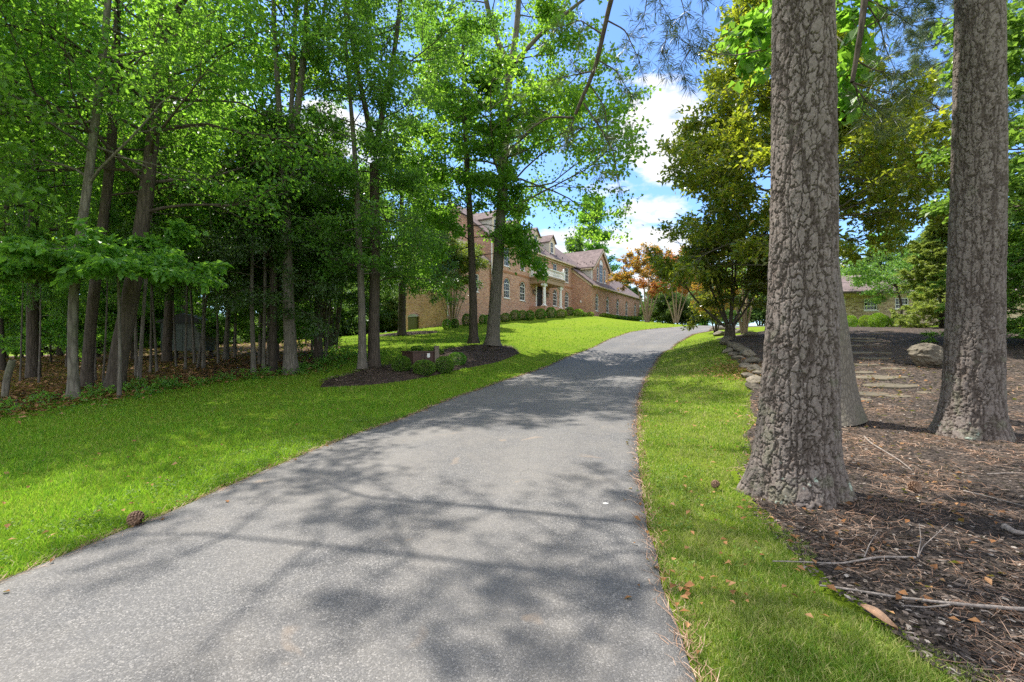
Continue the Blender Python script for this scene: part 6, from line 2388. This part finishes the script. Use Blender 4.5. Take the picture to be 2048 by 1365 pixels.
def lying(name, P3, ang, L_, w, mat, label, cat, r, bend=.15, rise=.25):
    """thin strips lying on the ground"""
    n = len(P3)
    d = np.stack([np.cos(ang), np.sin(ang), r.normal(0, rise * .3, n)], 1)
    sd = np.stack([-np.sin(ang), np.cos(ang), r.normal(0, .3, n)], 1)
    L_ = L_[:, None]
    mid = P3 + d * L_ * .5 + sd * L_ * r.normal(0, bend, n)[:, None] + np.array([0, 0, 1]) * L_ * np.abs(r.normal(0, .06, n))[:, None]
    e = P3 + d * L_
    w = w[:, None] / 2
    V = np.stack([P3 - sd * w, P3 + sd * w, mid - sd * w, mid + sd * w, e - sd * w * .4, e + sd * w * .4], 1).reshape(-1, 3)
    i0 = np.arange(n)[:, None] * 6
    o = link(name, me_np(name, V, [np.concatenate([i0 + np.array([0, 1, 3, 2]), i0 + np.array([2, 3, 5, 4])])], False, mat))
    return tag(o, label, cat, kind='stuff')


# pine straw over the mulch, and along both edges of the drive
x, y, r = frustum_pts(36000, 1.6, 16, .3, 1.2, 41, 1.1)
pn = np.array([noise.fractal(Vector((a * .9, b * .9, 9)), .8, 2, 3) for a, b in zip(x, y)])
k = in_mulch(x, y) & (pn > r.uniform(-.3, .55, len(x))) & (r.random(len(x)) < np.clip(.25 + (y - 2.2) * .22, .3, 1))
x, y = x[k], y[k]
z = np.array([mulch_z(a, b) for a, b in zip(x, y)]) + r.uniform(.004, .02, len(x))
lying('pine_straw', np.stack([x, y, z], 1), r.uniform(0, 6.28, len(x)), r.uniform(.08, .19, len(x)), .0022 * np.maximum(1, y / 3), STRAW, 'rust brown pine needles strewn over the mulch under the pines', 'pine straw', r)
print('straw', len(x))
u_ = r.random(9000) ** 1.6
i = (u_ * (NDR - 1) * .62 + NDR * .10).astype(int)
side = r.random(9000) < .5
E_ = np.where(side[:, None], EL2[i], ER2[i])
off = r.normal(0, .045, 9000)
x, y = E_[:, 0] + off + np.where(side, -.03, .03), E_[:, 1] + r.normal(0, .06, 9000)
z = H(x, y) + .012 + r.uniform(0, .012, 9000)
tg = EL2[np.minimum(i + 3, NDR - 1)] - EL2[i]
ang = np.arctan2(tg[:, 1], tg[:, 0]) + r.normal(0, .55, 9000)
lying('edge_straw', np.stack([x, y, z], 1), ang, r.uniform(.05, .17, 9000), .0028 * np.maximum(1, y / 3), STRAW, 'pine needles gathered along both edges of the asphalt', 'pine straw', r)
# a little straw and bark in the kidney bed too
r = np.random.default_rng(47)
a_k, b_k = r.integers(2, 88, 5200), r.random(5200)
pk = bf[a_k] * (1 - b_k)[:, None] + bb[a_k] * b_k[:, None] + r.normal(0, .06, (5200, 2))
lying('bed_straw', np.stack([pk[:, 0], pk[:, 1], H(pk[:, 0], pk[:, 1]) + .10 + r.uniform(0, .03, 5200)], 1), r.uniform(0, 6.28, 5200), r.uniform(.05, .16, 5200), r.uniform(.008, .03, 5200), m_blade('bed_chip', [(0, (.03, .022, .018)), (.8, (.12, .085, .065)), (1, (.3, .22, .17))], .05),
      'bark shreds and straw on the kidney shaped mulch bed', 'mulch chips', r)
# bark chips
x, y, r = frustum_pts(26000, 1.6, 14, .3, 1.2, 43, 1.0)
k = in_mulch(x, y)
x, y = x[k], y[k]
z = np.array([mulch_z(a, b) for a, b in zip(x, y)]) + .006
CHIP = m_blade('mulch_chip', [(0, (.015, .012, .010)), (.7, (.06, .047, .04)), (.93, (.15, .12, .10)), (1, (.34, .30, .26))], .05)
lying('mulch_chips', np.stack([x, y, z], 1), r.uniform(0, 6.28, len(x)), r.uniform(.015, .05, len(x)), r.uniform(.006, .02, len(x)) * np.maximum(1, y / 6), CHIP, 'dark shredded bark chips of the mulch bed', 'mulch chips', r, .05)


def flat_leaves(name, x, y, z, size, mat, label, r):
    n = len(x)
    b = np.stack([x, y, z], 1)
    a = r.uniform(0, 6.28, n)
    ax = np.stack([np.cos(a), np.sin(a), r.normal(0, .25, n)], 1)
    sd = np.stack([-np.sin(a), np.cos(a), r.normal(0, .3, n)], 1)
    L_ = (size * r.uniform(.6, 1.3, n))[:, None]
    V = np.stack([b, b + ax * L_ * .5 + sd * L_ * .3 + np.array([0, 0, .012]), b + ax * L_, b + ax * L_ * .5 - sd * L_ * .3 + np.array([0, 0, .008])], 1).reshape(-1, 3)
    o = link(name, me_np(name, V, [np.arange(n * 4).reshape(-1, 4)], False, mat))
    return tag(o, label, 'fallen leaves', kind='stuff')


x, y, r = frustum_pts(42000, 8, 40, -1.35, -.3, 51, 1.0)
k = x < wood_x(y) + np.abs(r.normal(0, .5, len(x)))
x, y = x[k], y[k]
flat_leaves('woodland_litter', x, y, H(x, y) + .03 + r.uniform(0, .05, len(x)), .12 * np.maximum(1, y / 18), DRYLEAF, 'brown dead leaves covering the woodland floor', r)
# leaves piled by the edging rocks and scattered over verge and bed
r = np.random.default_rng(53)
cx_ = []
for (px, py, n, s_) in ((1488, 738, 420, .55), (1478, 752, 260, .5), (1500, 760, 220, .4), (1450, 742, 120, .6), (1470, 720, 120, .6), (1400, 760, 60, 1.2), (1420, 830, 50, .9), (1730, 740, 160, 1.2), (1760, 800, 90, .8), (1750, 765, 60, .6)):
    g = G(px, py)
    cx_.append(np.stack([g[0] + r.normal(0, s_, n), g[1] + r.normal(0, s_ * 1.3, n)], 1))
cx_ = np.concatenate(cx_)
k = ~drive_in(cx_[:, 0], cx_[:, 1])
cx_ = cx_[k]
flat_leaves('fallen_leaves', cx_[:, 0], cx_[:, 1], H(cx_[:, 0], cx_[:, 1]) + .05 + r.uniform(0, .03, len(cx_)), .085, DRYLEAF, 'rust brown leaves scattered by the edging rocks and path', r)
i = (r.random(420) * NDR * .55 + NDR * .12).astype(int)
side = r.random(420) < .5
E_ = np.where(side[:, None], EL2[i], ER2[i])
x, y = E_[:, 0] + r.normal(0, .16, 420), E_[:, 1] + r.normal(0, .2, 420)
flat_leaves('edge_leaves', x, y, H(x, y) + .03, .05, DRYLEAF, 'few dry leaves along the driveway edges', r)
x, y, r = frustum_pts(3400, 2.4, 22, -1.3, 1.1, 57, 1.0)
k = (x > np.interp(y, ER[:, 1], ER[:, 0])) & (x < mulch_x(y) + 2.5) & (r.random(len(x)) < .5) | (x < np.interp(y, EL[:, 1], EL[:, 0]) - .1) & (r.random(len(x)) < .13)
x, y = x[k], y[k]
flat_leaves('lawn_leaves', x, y, H(x, y) + .045 + r.uniform(0, .02, len(x)), .055, DRYLEAF, 'single dry leaves lying on the grass', r)
# clover among the grass near the drive
r = np.random.default_rng(58)
ctr = []
for i in range(150):
    y = r.uniform(3.0, 9.0)
    side_ = r.random() < .72
    x = (np.interp(y, EL[:, 1], EL[:, 0]) - abs(r.normal(.1, .55))) if side_ else (np.interp(y, ER[:, 1], ER[:, 0]) + r.uniform(.08, .9))
    if not side_ and x > mulch_x(y) - .1:
        continue
    for j in range(r.integers(8, 26)):
        a_, b_ = x + r.normal(0, .10), y + r.normal(0, .10)
        if side_ and a_ > np.interp(b_, EL[:, 1], EL[:, 0]) - .03:
            continue
        ctr.append([a_, b_, float(H(a_, b_)) + r.uniform(.03, .065)])
ctr = np.array(ctr)
LEAF_CLOVER = m_leaf('leaf_clover', (.06, .16, .02), (.15, .28, .035), (.3, .48, .03), .4, .6)
tag(link('clover', leaf_mesh('clover', ctr, np.tile(UPV, (len(ctr), 1)), 3, .022, .9, .012, LEAF_CLOVER, 59, 2.5, 0)), 'patches of clover in the grass along the driveway', 'clover', kind='stuff')

# weeds and seedlings where lawn turns to woods
r = np.random.default_rng(55)
ctr = []
for i in range(150):
    y = r.uniform(9.5, 24)
    x = wood_x(y) + r.normal(-.1, .55)
    nst = r.integers(3, 8)
    hgt = r.uniform(.06, .34)
    for j in range(nst):
        ctr.append([x + r.normal(0, .12), y + r.normal(0, .12), float(H(x, y)) + r.uniform(.03, hgt)])
ctr = np.array(ctr)
wl_ = leaf_mesh('woodland_weeds', ctr, np.tile(UPV, (len(ctr), 1)), 7, .085, .6, .07, LEAF_SPRAY, 56, 1.4, .1)
tag(link('woodland_weeds', wl_), 'low green weeds and seedlings along the edge of the woods', 'weeds', kind='stuff')
print('script done', round(time.time() - T0, 1))
